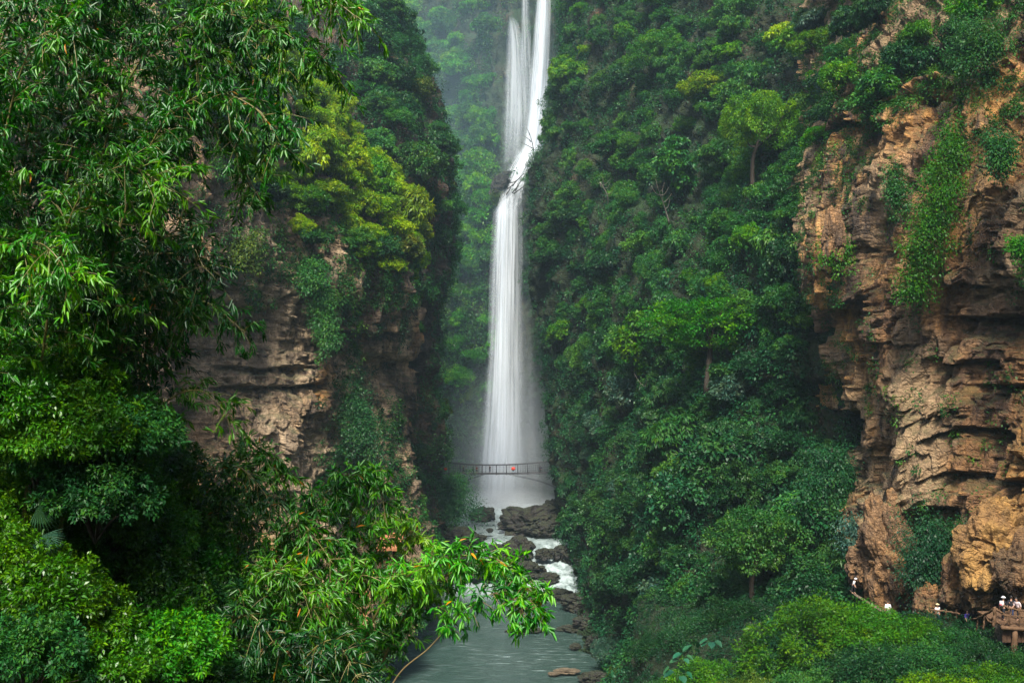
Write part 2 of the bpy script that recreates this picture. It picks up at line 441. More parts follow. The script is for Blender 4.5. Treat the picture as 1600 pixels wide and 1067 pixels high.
# dark wooded promontory beyond it
B = surface('cliff', [
 [(400,-260,236), (470,-190,236), (540,-70,236), (583,-5,240), (606,22,248), (600,18,285)],
 [(400,140,212), (470,140,214), (560,125,218), (625,118,226), (664,142,240), (650,140,285)],
 [(400,330,203), (470,330,204), (560,330,208), (640,330,217), (692,345,236), (680,345,285)],
 [(400,480,201), (470,480,202), (560,480,206), (630,480,216), (684,482,236), (672,480,285)],
 [(400,650,199), (470,650,200), (560,650,204), (620,650,214), (672,650,234), (660,650,285)],
 [(400,790,195), (470,790,196), (560,790,200), (615,790,210), (664,785,230), (655,780,285)],
 [(400,930,188), (470,920,190), (560,910,196), (618,890,206), (664,868,226), (660,830,285)],
 [(400,1060,184), (470,1040,186), (560,1010,190), (622,960,200), (668,915,220), (665,870,285)],
], 210, 320, M['rock_dark'], seed=11, strata=0.6, flutes=1.5, lumps=1.0, drips=0.4,
 alcoves=[(640,560,40,90,3.5), (600,420,40,60,3.0), (640,700,30,60,3.0)])
# back wall with the fall, and the hazy hillside to its left
C = surface('cliff', [
 [(520,40,455), (590,22,445), (625,-70,430), (690,-160,418), (760,-170,395), (800,-170,386), (850,-170,382), (920,-170,380), (1040,-170,375)],
 [(520,150,420), (590,130,410), (640,100,400), (700,80,385), (760,60,366), (800,40,354), (850,30,352), (920,20,350), (1040,20,345)],
 [(520,280,395), (590,270,385), (640,260,376), (700,250,358), (755,240,345), (800,232,340), (850,230,338), (920,230,335), (1040,230,330)],
 [(520,400,372), (590,390,362), (640,370,352), (700,345,338), (755,318,328), (800,300,322), (850,300,321), (920,300,320), (1040,300,318)],
 [(520,520,352), (590,510,344), (640,500,335), (700,490,326), (755,480,323), (800,470,322), (850,470,320), (920,470,318), (1040,470,312)],
 [(520,680,338), (590,670,330), (640,665,322), (700,660,318), (755,650,320), (800,650,321), (850,650,318), (920,650,312), (1040,650,305)],
 [(520,790,330), (590,785,322), (640,785,314), (700,785,310), (755,785,316), (800,785,318), (850,785,315), (920,785,308), (1040,785,300)],
 [(520,870,325), (590,860,315), (640,860,308), (700,860,306), (755,860,312), (800,860,314), (850,860,312), (920,860,304), (1040,860,296)],
], 240, 330, M['rock_mossy'], seed=23, strata=0.5, flutes=1.2, lumps=0.8)
# wooded slope on the right of the falls
D = surface('hillside', [
 [(935,-160,345), (893,-160,306), (935,-160,290), (1010,-160,275), (1110,-160,255), (1230,-160,232), (1420,-160,208), (1620,-160,185)],
 [(905,20,335), (880,20,298), (925,20,278), (1000,20,258), (1100,20,235), (1222,20,206), (1380,20,178), (1560,20,160)],
 [(890,170,325), (872,170,290), (915,175,266), (995,180,242), (1100,180,214), (1220,180,184), (1350,180,158), (1480,180,145)],
 [(860,350,318), (838,350,280), (905,350,250), (985,350,222), (1090,350,190), (1210,350,163), (1320,350,146), (1440,350,136)],
 [(880,540,312), (862,540,268), (915,540,241), (985,540,207), (1085,540,174), (1200,540,152), (1300,540,141), (1420,540,134)],
 [(895,720,306), (870,720,262), (918,720,231), (988,720,192), (1085,720,157), (1200,720,140), (1300,720,132), (1420,720,128)],
 [(900,830,300), (892,830,252), (915,850,222), (982,860,178), (1078,870,143), (1190,880,126), (1300,890,116), (1420,900,112)],
 [(905,872,292), (905,878,244), (940,955,195), (975,1035,163), (1060,1050,134), (1180,1040,112), (1300,1010,103), (1420,1000,100)],
 [(905,900,288), (905,918,238), (930,1005,190), (950,1090,158), (1040,1180,128), (1180,1180,100), (1300,1140,92), (1420,1130,88)],
], 260, 320, M['rock_mossy'], seed=37, strata=0.4, flutes=0.8, lumps=0.9,
 alcoves=[(1250,600,60,90,6.0), (880,345,40,40,4.0)])
# orange cliff on the right
E = surface('cliff', [
 [(1290,-200,205), (1310,-200,182), (1355,-200,165), (1430,-200,150), (1520,-200,138), (1610,-200,128), (1730,-200,118), (1900,-200,108)],
 [(1280,60,180), (1305,60,158), (1352,60,140), (1425,60,126), (1515,60,116), (1605,60,108), (1730,60,100), (1900,60,92)],
 [(1262,200,168), (1296,200,144), (1346,200,127), (1420,200,114), (1512,200,105), (1605,200,98), (1730,200,90), (1900,200,82)],
 [(1252,350,164), (1290,350,139), (1342,350,121), (1420,350,109), (1512,350,100), (1605,350,93), (1730,350,85), (1900,350,77)],
 [(1250,480,164), (1290,480,139), (1340,480,121), (1420,480,108), (1512,480,100), (1605,480,92), (1730,480,84), (1900,480,76)],
 [(1248,620,165), (1292,620,142), (1345,620,120), (1420,620,108), (1512,620,100), (1605,620,92), (1730,620,84), (1900,620,76)],
 [(1245,760,166), (1300,760,141), (1350,760,118), (1425,760,106), (1512,760,98), (1605,760,90), (1730,760,82), (1900,760,78)],
 [(1230,870,162), (1300,870,137), (1360,870,115), (1430,870,103), (1512,870,96.5), (1605,870,89), (1730,870,81), (1900,870,77)],
 [(1230,960,150), (1300,955,130), (1360,955,112), (1430,960,103), (1512,965,97), (1605,970,90), (1730,980,82), (1900,990,74)],
 [(1230,1060,140), (1300,1055,120), (1360,1060,106), (1430,1070,99), (1512,1080,93), (1605,1100,87), (1730,1130,79), (1900,1150,71)],
], 600, 780, M['rock_right'], seed=51, strata=0.95, flutes=1.25, lumps=0.85, drips=0.55,
 alcoves=[(1535,492,75,42,3.4), (1500,556,48,34,2.6), (1575,598,60,20,2.0), (1530,672,70,26,2.6), (1470,560,18,40,2.6), (1380,390,40,26,2.2),
          (1305,640,40,60,4.5), (1318,480,24,60,3.0), (1490,440,50,30,2.0), (1460,640,60,16,1.4), (1400,690,60,18,1.4), (1540,745,80,38,2.2), (1450,800,50,60,2.2), (1340,200,60,40,3.5), (1420,150,60,30,3.0), (1500,900,80,36,2.0), (1350,470,20,14,1.5), (1390,540,40,18,1.4)])
# terrace below the boardwalk, falling to the river
G = surface('riverbank', [
 [(1000,905,150), (1100,925,130), (1230,950,110), (1330,962,100), (1450,968,94), (1600,985,88), (1760,1000,82)],
 [(990,950,140), (1080,970,118), (1220,985,98), (1330,985,90), (1450,995,84), (1600,1035,76), (1760,1050,70)],
 [(985,1040,125), (1060,1050,103), (1200,1060,85), (1330,1065,76), (1450,1085,71), (1600,1115,66), (1760,1140,62)],
 [(980,1110,120), (1040,1130,96), (1190,1180,76), (1330,1230,66), (1450,1260,62), (1600,1290,58), (1760,1300,55)],
 [(960,1160,118), (1010,1240,92), (1190,1400,66), (1330,1500,58), (1450,1600,54), (1600,1700,50), (1760,1700,48)],
], 90, 60, M['soil'], seed=61, lumps=0.35, rough=0.7)
# overgrown bank the camera looks past on the left
H = surface('riverbank', [
 [(-700,150,26), (-350,200,27), (-120,330,28), (20,470,29), (140,640,31), (260,800,33), (390,920,36), (520,1030,40), (640,1150,44)],
 [(-700,420,20), (-350,460,21), (-120,530,22), (20,640,23), (140,760,25), (260,880,28), (390,980,31), (520,1090,35), (640,1230,39)],
 [(-700,700,16), (-350,740,17), (-120,800,18), (20,850,19), (140,930,21), (260,1010,24), (390,1090,27), (520,1210,30), (640,1360,34)],
 [(-700,1100,13), (-350,1140,14), (-120,1180,15), (20,1220,16), (140,1250,18), (260,1290,20), (390,1350,22), (520,1450,25), (640,1600,29)],
 [(-700,2200,9), (-350,2200,10), (-120,2200,10), (20,2200,11), (140,2200,12), (260,2200,13), (390,2300,15), (520,2400,17), (640,2500,20)],
], 80, 60, M['soil'], seed=67, lumps=0.12, rough=0.5)

# gorge continuing behind the viewpoint (closes off the light as the real gorge does)
def wall(name, pts, h, mat, seed):
    base = spline([(x, y, -2.0) for x, y in pts], 60)
    nvv = 40
    zz = np.linspace(0, 1, nvv)
    g = np.repeat(base[None], nvv, 0).copy()
    g[..., 2] = -2 + zz[:, None] * h
    dirv = unit(np.gradient(base, axis=0)); nn = np.stack([-dirv[:, 1], dirv[:, 0], 0 * dirv[:, 0]], -1)
    d = 5 * fbm(g * .04, 4, seed) + 2 * fbm(g * .15, 3, seed + 3)
    g = g + nn[None] * (d[..., None] + (zz[:, None, None] ** 2) * 14)
    idx = np.arange(nvv * 60).reshape(nvv, 60)
    Fq = np.stack([idx[:-1, :-1], idx[1:, :-1], idx[1:, 1:], idx[:-1, 1:]], -1).reshape(-1, 4)
    o = obj(name, mesh_np(name, g.reshape(-1, 3), Fq), mat); tag(o, kind='structure')
wall('cliff', [(-58, 95), (-52, 60), (-46, 20), (-44, -20), (-40, -60), (-20, -110)], 72, M['rock_dark'], 81)
wall('cliff', [(30, -110), (46, -60), (50, -20), (52, 20), (54, 50), (53, 78)], 120, M['rock_dark'], 83)

# river bed
n = 60
xs, ys = np.meshgrid(np.linspace(-400, 400, n), np.linspace(-150, 700, n))
gz = -1.6 + 0.3 * fbm(np.stack([xs * .1, ys * .1, xs * 0], -1), 3, 5)
idx = np.arange(n * n).reshape(n, n)
Fq = np.stack([idx[:-1, :-1], idx[:-1, 1:], idx[1:, 1:], idx[1:, :-1]], -1).reshape(-1, 4)
tag(obj('ground', mesh_np('ground', np.stack([xs, ys, gz], -1).reshape(-1, 3), Fq), M['boulder']), kind='structure')

# ------------------------------------------------------------------ river
def water_z(x, Y):
    z = 3.4 * sstep(213, 258, Y)
    rap = sstep(208, 222, Y) * sstep(264, 250, Y)
    pp = np.stack([x, Y, 0 * x], -1)
    return z + rap * (0.5 * fbm(pp * np.array([.35, .22, 1]), 4, 7) + 0.25 * fbm(pp * np.array([1.1, .6, 1]), 3, 9)) + 0.05 * fbm(pp * np.array([.3, .5, 1]), 3, 4)
nx, ny = 200, 420
xs, ys = np.meshgrid(np.linspace(-42, 42, nx), np.linspace(60, 330, ny))
zz = water_z(xs, ys)
idx = np.arange(nx * ny).reshape(ny, nx)
Fq = np.stack([idx[:-1, :-1], idx[:-1, 1:], idx[1:, 1:], idx[1:, :-1]], -1).reshape(-1, 4)
rap = sstep(208, 222, ys) * sstep(262, 250, ys) + 0.5 * sstep(250, 262, ys) + 0.5 * sstep(285, 300, ys)
m, nt, out = newmat('river_water')
tc = N(nt, 'ShaderNodeTexCoord'); v = tc.outputs['Object']
at = N(nt, 'ShaderNodeAttribute', attribute_name='tint')
f1 = noise_n(nt, v, 0.5, 6, 0.65, 1.2, (1.0, 0.35, 1))
f2 = noise_n(nt, v, 0.9, 5, 0.6, 0.4, (0.35, 2.2, 1))
f3 = noise_n(nt, v, 0.09, 3, 0.5, 0.3)
calm = math_n(nt, 'MULTIPLY', ramp(nt, f2, [(0.52, 0.0), (0.78, 0.6)]), ramp(nt, f3, [(0.4, 0.1), (0.65, 1.0)]))
foamr = math_n(nt, 'MULTIPLY', at.outputs['Fac'], ramp(nt, f1, [(0.32, 0.15), (0.62, 1.0)]))
foam = math_n(nt, 'MINIMUM', math_n(nt, 'ADD', calm, foamr), 1.0)
colr = mix(nt, foam, (0.024, 0.048, 0.040), (0.34, 0.41, 0.41))
p = N(nt, 'ShaderNodeBsdfPrincipled')
nt.links.new(colr, p.inputs['Base Color'])
nt.links.new(ramp(nt, foam, [(0, 0.12), (1, 0.7)]), p.inputs['Roughness'])
bp = N(nt, 'ShaderNodeBump', Strength=0.45, Distance=0.35)
nt.links.new(f2, bp.inputs['Height']); nt.links.new(bp.outputs[0], p.inputs['Normal'])
nt.links.new(p.outputs[0], out.inputs['Surface'])
tag(obj('river', mesh_np('river', np.stack([xs, ys, zz], -1).reshape(-1, 3), Fq, tint=rap.ravel(), smooth=True), m), kind='structure')

# ------------------------------------------------------------------ waterfall
def fall_mat(name, dens, sx, seed, top_fade=0.02, bot_fade=0.0, edge=0.25):
    m, nt, out = newmat(name)
    uv = N(nt, 'ShaderNodeUVMap'); sp = N(nt, 'ShaderNodeSeparateXYZ'); nt.links.new(uv.outputs[0], sp.inputs[0])
    mp = N(nt, 'ShaderNodeMapping'); mp.inputs['Scale'].default_value = (sx * 1.3, 2.2, 1); mp.inputs['Location'].default_value = (seed * 3.7, seed * 1.9, seed)
    nt.links.new(uv.outputs[0], mp.inputs['Vector'])
    nz = N(nt, 'ShaderNodeTexNoise'); nz.inputs['Scale'].default_value = 1.0; nz.inputs['Detail'].default_value = 5; nz.inputs['Roughness'].default_value = 0.6; nz.inputs['Distortion'].default_value = 0.35
    nt.links.new(mp.outputs[0], nz.inputs['Vector'])
    st = ramp(nt, nz.outputs['Fac'], [(0.27, 0.2), (0.5, 0.7), (0.68, 1.0)])
    u = sp.outputs['X']; vv = sp.outputs['Y']
    ed = math_n(nt, 'MULTIPLY', math_n(nt, 'SUBTRACT', 1.0, u), u)            # 0..0.25
    ed = math_n(nt, 'MULTIPLY', ed, 4.0)
    wob = math_n(nt, 'MULTIPLY', math_n(nt, 'SUBTRACT', nz.outputs['Fac'], 0.5), 0.9)
    ed = ramp(nt, math_n(nt, 'ADD', ed, math_n(nt, 'MULTIPLY', wob, ed)), [(0.03, 0.0), (0.03 + edge * 2.2, 1.0)])
    a = math_n(nt, 'MULTIPLY', math_n(nt, 'MULTIPLY', st, ed), dens)
    if top_fade: a = math_n(nt, 'MULTIPLY', a, ramp(nt, vv, [(0.0, 0.0), (top_fade, 1.0)]))
    if bot_fade: a = math_n(nt, 'MULTIPLY', a, ramp(nt, vv, [(1 - bot_fade, 1.0), (1.0, 0.0)]))
    df = N(nt, 'ShaderNodeBsdfDiffuse'); df.inputs['Color'].default_value = (0.76, 0.81, 0.86, 1)
    tl = N(nt, 'ShaderNodeBsdfTranslucent'); tl.inputs['Color'].default_value = (0.86, 0.89, 0.92, 1)
    mw = N(nt, 'ShaderNodeMixShader'); mw.inputs[0].default_value = 0.35
    nt.links.new(df.outputs[0], mw.inputs[1]); nt.links.new(tl.outputs[0], mw.inputs[2])
    tr = N(nt, 'ShaderNodeBsdfTransparent')
    mx = N(nt, 'ShaderNodeMixShader')
    nt.links.new(a, mx.inputs[0]); nt.links.new(tr.outputs[0], mx.inputs[1]); nt.links.new(mw.outputs[0], mx.inputs[2])
    nt.links.new(mx.outputs[0], out.inputs['Surface'])
    return m

def fall_sheet(rows, depth, seed, nu=28, nv=90):
    """rows: (py, px_left, px_right, Y); bulging sheet of falling water, depth = how far it bows out"""
    r = spline(np.array(rows, float), nv)
    u = np.linspace(0, 1, nu)
    V = np.zeros((nv, nu, 3)); UV = np.zeros((nv, nu, 2))
    for i in range(nv):
        py, a, b, Y = r[i]
        pl = P(a, py, Y); pr = P(b, py, Y)
        q = pl[None] + (pr - pl)[None] * u[:, None]
        bow = depth * np.sqrt(np.maximum(0, 1 - (2 * u - 1) ** 2))
        w = 0.6 * vn(np.stack([u * 7, np.full(nu, i * .06), np.full(nu, 0.5)], -1), seed)
        q[:, 1] -= bow + w
        V[i] = q; UV[i, :, 0] = u; UV[i, :, 1] = i / (nv - 1)
    idx = np.arange(nu * nv).reshape(nv, nu)
    Fq = np.stack([idx[:-1, :-1], idx[1:, :-1], idx[1:, 1:], idx[:-1, 1:]], -1).reshape(-1, 4)
    return V.reshape(-1, 3), Fq, UV.reshape(-1, 2)

wf = empty('waterfall', P(790, 800, 303))
tag(wf, 'tall white waterfall dropping in two stages down the gorge wall into the pool', 'waterfall')
def fall(name, rows_list, depth, mat):
    Vs = []; Fs = []; Us = []; n0 = 0
    for k, rows in enumerate(rows_list):
        V, Fq, U = fall_sheet(rows, depth * (1 - 0.35 * k), 5 + k)
        Vs.append(V); Fs.append(Fq + n0); Us.append(U); n0 += len(V)
    V = np.vstack(Vs)
    o = obj(name, mesh_np(name, V - np.array(wf.location), np.vstack(Fs), uv=np.vstack(Us), smooth=True), mat, wf)
    return o
# upper right spout
up = [(-60, 846, 858, 337), (40, 838, 857, 336), (110, 832, 855, 335.5), (180, 826, 852, 335), (235, 818, 846, 334), (262, 808, 836, 332)]
fall('upper_spout', [up, [(a, b - 4, c + 4, d + 2) for a, b, c, d in up]], 2.0, fall_mat('fall_spout', 0.95, 5, 1, 0.0, 0.06, 0.36))
# upper left veil
ve = [(28, 794, 806, 338), (60, 791, 818, 338), (130, 786, 828, 337), (200, 782, 832, 336.5), (300, 779, 826, 334)]
fall('veil', [ve, [(a, b + 4, c - 12, d + 2) for a, b, c, d in ve]], 2.0, fall_mat('fall_veil', 0.46, 9, 2, 0.10, 0.3, 0.42))
th = [(-60, 814, 826, 341), (20, 814, 828, 340), (120, 810, 834, 339), (230, 800, 845, 338)]
fall('thin_strand', [th], 1.2, fall_mat('fall_thin', 0.45, 4, 3, 0.0, 0.5, 0.3))
# middle cascade over the ledge
mc = [(226, 820, 846, 331), (250, 808, 838, 328), (270, 797, 828, 324.5), (290, 788, 822, 321), (315, 779, 819, 319), (350, 772, 819, 318)]
fall('middle_cascade', [mc, [(a, b - 8, c + 2, d + 1.5) for a, b, c, d in mc]], 2.0, fall_mat('fall_mid', 0.62, 7, 4, 0.15, 0.25, 0.42))
# lower curtain
lo = [(296, 774, 816, 321), (360, 767, 819, 319), (440, 763, 819, 318), (540, 760, 818, 317), (640, 753, 821, 316.5), (730, 745, 822, 316), (815, 734, 824, 315)]
fall('lower_fall', [lo, [(a, b + 5, c - 18, d - 1.5) for a, b, c, d in lo]], 3.0, fall_mat('fall_low', 0.80, 8, 5, 0.10, 0.2, 0.5))
wd = [(430, 768, 832, 317), (560, 764, 842, 316.5), (700, 752, 852, 316), (815, 738, 868, 314)]
fall('spray_veil', [wd], 4.0, fall_mat('fall_spray', 0.26, 6, 6, 0.35, 0.3, 0.45))

# ------------------------------------------------------------------ trees
RNG = np.random.default_rng(7)
def rdir(n, rng): return unit(rng.normal(size=(n, 3)))

def crown_mesh(name, seed, shape, leaf=0.10, nleaf=34, nlobe=14, nsub=11, wr=(.45, .7)):
    rng = np.random.default_rng(seed)
    L = []
    for k in range(nlobe):
        if shape == 'round':
            d = rdir(1, rng)[0]; d[2] = abs(d[2]) * 1.0 - 0.25
            c = d * np.array([.68, .62, .6]) * rng.uniform(.6, 1.3); r = rng.uniform(.20, .42)
        elif shape == 'flat':
            a = rng.uniform(0, 6.28); rr = rng.uniform(0.1, .85)
            c = np.array([math.cos(a) * rr, math.sin(a) * rr, rng.choice([-.25, .02, .28]) * (1.1 - rr * .6)]); r = rng.uniform(.24, .36)
        elif shape == 'tall':
            h = rng.uniform(-.9, 1.0); a = rng.uniform(0, 6.28); rr = .42 * math.sqrt(max(.05, 1 - (h) ** 2)) * rng.uniform(.6, 1.2)
            c = np.array([math.cos(a) * rr, math.sin(a) * rr, h * .95]); r = rng.uniform(.22, .36)
        else:  # drooping
            a = rng.uniform(0, 6.28); rr = rng.uniform(.15, .8)
            c = np.array([math.cos(a) * rr, math.sin(a) * rr, .35 - rr * rng.uniform(.3, 1.3)]); r = rng.uniform(.24, .38)
        L.append((c, r))
    Bp, Bd, Bn, T = [], [], [], []
    cs = np.array([l[0] for l in L]); rs = np.array([l[1] for l in L])
    for c, r in L:
        sd = rdir(nsub, rng); sd[:, 2] = sd[:, 2] * .8 + .2; sd = unit(sd)
        sc = c + sd * r * np.array([1, 1, .65 if shape == 'flat' else .9]); 
        lobe_t = rng.uniform(.25, .75)
        for j in range(nsub):
            k = int(nleaf * rng.uniform(.5, 1.4))
            sr = r * rng.uniform(.26, .52)
            dd = rdir(k, rng); dd = unit(dd + 0.5 * sd[j])
            p = sc[j] + dd * sr * rng.uniform(.45, 1.15, (k, 1)) * np.array([1.15, 1.15, .75])
            dist = np.linalg.norm(p[:, None] - cs[None], axis=2) / rs[None]
            ok = (dist < .55).sum(1) == 0
            p = p[ok]; dd = dd[ok]; k = len(p)
            if k == 0: continue
            Bp.append(p); Bd.append(dd + .6 * rdir(k, rng) + np.array([0, 0, -.35 if shape != 'droop' else -1.0]))
            Bn.append(unit(.5 * dd + np.array([0, 0, .75]) + .55 * rdir(k, rng)))
            T.append(np.clip(lobe_t + rng.normal(0, .10, k) + .2 * rng.normal(), 0, .9))
    p = np.vstack(Bp); k = len(p)
    Ls = leaf * rng.uniform(.65, 1.3, k)
    V, Fq, t = leaf_diamond(p, np.vstack(Bd), np.vstack(Bn), Ls, Ls * rng.uniform(*wr, k), np.concatenate(T))
    V[:, 2] += .95
    return mesh_np(name, V, Fq, tint=t), cs + np.array([0, 0, .95])

def trunk_mesh(name, seed, lobes):
    rng = np.random.default_rng(seed); mb = MB()
    top = np.array([rng.normal(0, .10), rng.normal(0, .10), 1.05])
    path = spline([(0, 0, -.55), (rng.normal(0, .08), rng.normal(0, .08), .2), (top[0] * .6, top[1] * .6, .62), top], 10)
    mb.tube(path, np.linspace(.065, .022, 10), 7)
    for c in lobes[rng.choice(len(lobes), 7, replace=False)]:
        s = path[rng.integers(4, 9)]
        mid = (s + c) / 2 + np.array([0, 0, -.05]) + rng.normal(0, .04, 3)
        mb.tube(spline([s, mid, c], 6), np.linspace(.036, .010, 6), 5)
    return mb.mesh(name)

PROTO = {}
for shape, word in (('round', 'round-crowned'), ('flat', 'flat-topped'), ('tall', 'tall narrow'), ('droop', 'drooping')):
    PROTO[shape] = []
    for s in range(3):
        cm, lob = crown_mesh('crown', 100 + 10 * s + len(shape), shape, leaf={'round': .105, 'flat': .095, 'tall': .12, 'droop': .18}[shape] * (1, .8, 1.25)[s], wr=(.22, .34) if shape == 'droop' else (.45, .7), nleaf=(44, 62, 34)[s], nlobe=17, nsub=12)
        PROTO[shape].append((cm, trunk_mesh('trunk', 40 + s, lob)))
for me_list in PROTO.values():
    for cm, tm in me_list:
        cm.materials.append(FOL['mid green']); tm.materials.append(M['bark'])
SHAPEWORD = {'round': 'rounded', 'flat': 'flat-topped', 'tall': 'narrow', 'droop': 'drooping'}
BIGP = {}
for shape in ('flat', 'round'):
    cm, lob = crown_mesh('crown', 777 + len(shape), shape, leaf=.05, nleaf=70, nlobe=26, nsub=15)
    tm = trunk_mesh('trunk', 66, lob); cm.materials.append(FOL['mid green']); tm.materials.append(M['bark']); BIGP[shape] = (cm, tm)
TREES = []
def put_tree(pos, size, shape, colour, zone, group, rng, lean=None, name='tree'):
    cm, tm = PROTO[shape][rng.integers(0, 3)] if size < 5 or shape not in BIGP or 'hazy' in zone else BIGP[shape]
    e = empty(name, pos)
    e.rotation_euler = (rng.normal(0, .08), rng.normal(0, .08), rng.uniform(0, 6.28))
    if lean is not None:
        e.rotation_euler = (Matrix.Rotation(lean[1], 3, Vector((-lean[0][1], lean[0][0], 0))) @ Matrix.Rotation(rng.uniform(0, 6.28), 3, 'Z')).to_euler()
    e.scale = (size * rng.uniform(.82, 1.2), size * rng.uniform(.82, 1.2), size * rng.uniform(.85, 1.25))
    c = bpy.data.objects.new('crown', cm); link(c, e)
    c.material_slots[0].link = 'OBJECT'; c.material_slots[0].material = FOL[colour]
    t = bpy.data.objects.new('trunk', tm); link(t, e)
    TREES.append(dict(o=e, colour=colour, shape=shape, size=size, zone=zone, group=group, pos=np.array(pos)))
    return e

def scatter(S, mask, spacing, tries, rng, nmax=999):
    """pick points of the surface with a minimum spacing (metres)"""
    nvv, nuu = S.p.shape[:2]
    iv = rng.integers(1, nvv - 1, tries); iu = rng.integers(1, nuu - 1, tries)
    P_ = S.p[iv, iu]; w = mask(S.px[iv, iu], S.py[iv, iu], P_)
    ok = rng.uniform(size=tries) < w
    iv, iu, P_ = iv[ok], iu[ok], P_[ok]
    keep = []; pts = np.zeros((0, 3))
    for k in range(len(P_)):
        sp = spacing(S.px[iv[k], iu[k]], S.py[iv[k], iu[k]]) if callable(spacing) else spacing
        if len(pts) and np.min(np.sum((pts - P_[k]) ** 2, 1)) < sp * sp: continue
        pts = np.vstack([pts, P_[k]]); keep.append((iv[k], iu[k]))
        if len(keep) >= nmax: break
    return keep

def pick(rng, opts):
    ks = list(opts); w = np.array([opts[k] for k in ks], float); return ks[rng.choice(len(ks), p=w / w.sum())]

def band(py, a, b, words=('high on', 'halfway up', 'low on')):
    return words[0] if py < a else (words[1] if py < b else words[2])

rng = np.random.default_rng(101)
# --- left wall: wooded shoulder
def mA(px, py, p):
    line = np.interp(px, [100, 250, 330, 430, 520, 620], [60, 150, 230, 360, 400, 430])
    return ((py < line) & (py > -120) & (px > 60) & (px < 640)).astype(float)
for iv, iu in scatter(A, mA, 4.4, 5000, rng, 50):
    p = A.p[iv, iu]; px, py = A.px[iv, iu], A.py[iv, iu]
    lit = px > 425 and py < 380  # sunlit part of the shoulder, its light painted in as yellower leaf colours
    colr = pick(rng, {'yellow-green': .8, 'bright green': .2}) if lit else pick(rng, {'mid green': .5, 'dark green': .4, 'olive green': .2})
    zone = ('on the crest of' if py < 170 else 'on the shoulder of' if py < 300 else 'overhanging') + ' the undercut cliff wall'
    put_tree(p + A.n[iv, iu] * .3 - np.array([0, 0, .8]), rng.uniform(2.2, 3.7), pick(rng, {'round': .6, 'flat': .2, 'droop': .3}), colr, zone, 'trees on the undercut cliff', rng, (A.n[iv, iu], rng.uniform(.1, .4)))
# --- promontory
def mB(px, py, p):
    return ((py < 470) & (px > 505) & (py > -120)).astype(float) + 0.25 * ((py >= 470) & (px > 540) & (py < 830))
for iv, iu in scatter(B, mB, 5.4, 5000, rng, 40):
    p = B.p[iv, iu]; px, py = B.px[iv, iu], B.py[iv, iu]
    colr = pick(rng, {'dark green': .65, 'mid green': .3, 'olive green': .08})
    zone = band(py, 150, 330, ('high on', 'halfway up', 'low on')) + ' the dark promontory'
    if py > 620: zone = 'near the water under the dark promontory'
    put_tree(p - np.array([0, 0, 1.2]), rng.uniform(2.6, 4.4) * (.75 if py > 450 else 1), pick(rng, {'round': .6, 'tall': .2, 'droop': .3}), colr, zone, 'trees on the dark promontory', rng, (B.n[iv, iu], rng.uniform(.1, .4)))
# --- back hillside
def mC(px, py, p):
    m = ((px > 590) & (px < 1000) & (py > -90) & (py < 640)).astype(float)
    m = m * np.where((px > 772) & (px < 872), 0.0, 1.0)
    return m * np.where(py > 480, .45, 1.0)
for iv, iu in scatter(C, mC, 9.2, 5000, rng, 40):
    p = C.p[iv, iu]; px, py = C.px[iv, iu], C.py[iv, iu]
    colr = pick(rng, {'mid green': .45, 'bright green': .5, 'dark green': .05})
    zone = band(py, 130, 330) + ' the hazy slope beside the falls' if px < 775 else band(py, 130, 330) + ' the wall behind the wooded slope'
    put_tree(p - np.array([0, 0, 2]), rng.uniform(4.0, 6.5) * (.7 if py > 450 else 1), pick(rng, {'round': .6, 'tall': .25, 'droop': .25}), colr, zone, 'trees on the hazy far slope', rng, (C.n[iv, iu], rng.uniform(.05, .3)))
# --- right slope
def mD(px, py, p):
    m = ((px > 800) & (px < 1330) & (py > -100) & (py < 1010)).astype(float)
    sil = np.interp(py, [0, 150, 220, 260, 300, 370, 450, 600, 750, 850, 950, 1000], [890, 885, 872, 860, 850, 856, 872, 890, 895, 915, 950, 985])
    m = m * (px > sil)
    rockp = (np.hypot((px - 1060) / 60, (py - 190) / 40) < 1) | ((px > 1262) & (py > 230) & (py < 700)) 
    return m * np.where(rockp, .12, 1.0)
def spD(px, py): return float(np.interp(px, [850, 950, 1100, 1300], [6.2, 5.8, 4.9, 4.4]))
for iv, iu in scatter(D, mD, spD, 9000, rng, 120):
    p = D.p[iv, iu]; px, py = D.px[iv, iu], D.py[iv, iu]
    if py > 600: colr = pick(rng, {'dark green': .72, 'mid green': .25, 'grey-green': .03})  # darker foliage low down, with the gorge shade put into the leaf colour too
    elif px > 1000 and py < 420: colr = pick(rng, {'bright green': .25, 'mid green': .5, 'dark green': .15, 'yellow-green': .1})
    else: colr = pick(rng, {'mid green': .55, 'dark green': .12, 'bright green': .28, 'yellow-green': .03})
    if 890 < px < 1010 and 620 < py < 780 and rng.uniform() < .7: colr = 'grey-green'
    col_w = 'by the falls' if px < 925 else 'at its middle' if px < 1060 else 'by the orange cliff'
    zone = ('topmost on' if py < 130 else 'high on' if py < 290 else 'halfway down' if py < 480 else 'low on' if py < 680 else 'streamside on') + ' the wooded slope ' + col_w
    sz = (1.7 + 3.6 * rng.uniform() ** 1.6) * float(np.interp(px, [850, 1000, 1300], [1.25, 1.1, .92]))
    put_tree(p - np.array([0, 0, 1.2]), sz, pick(rng, {'round': .55, 'flat': .2, 'tall': .1, 'droop': .2}), colr, zone, 'trees on the wooded slope', rng, (D.n[iv, iu], rng.uniform(.05, .35)))
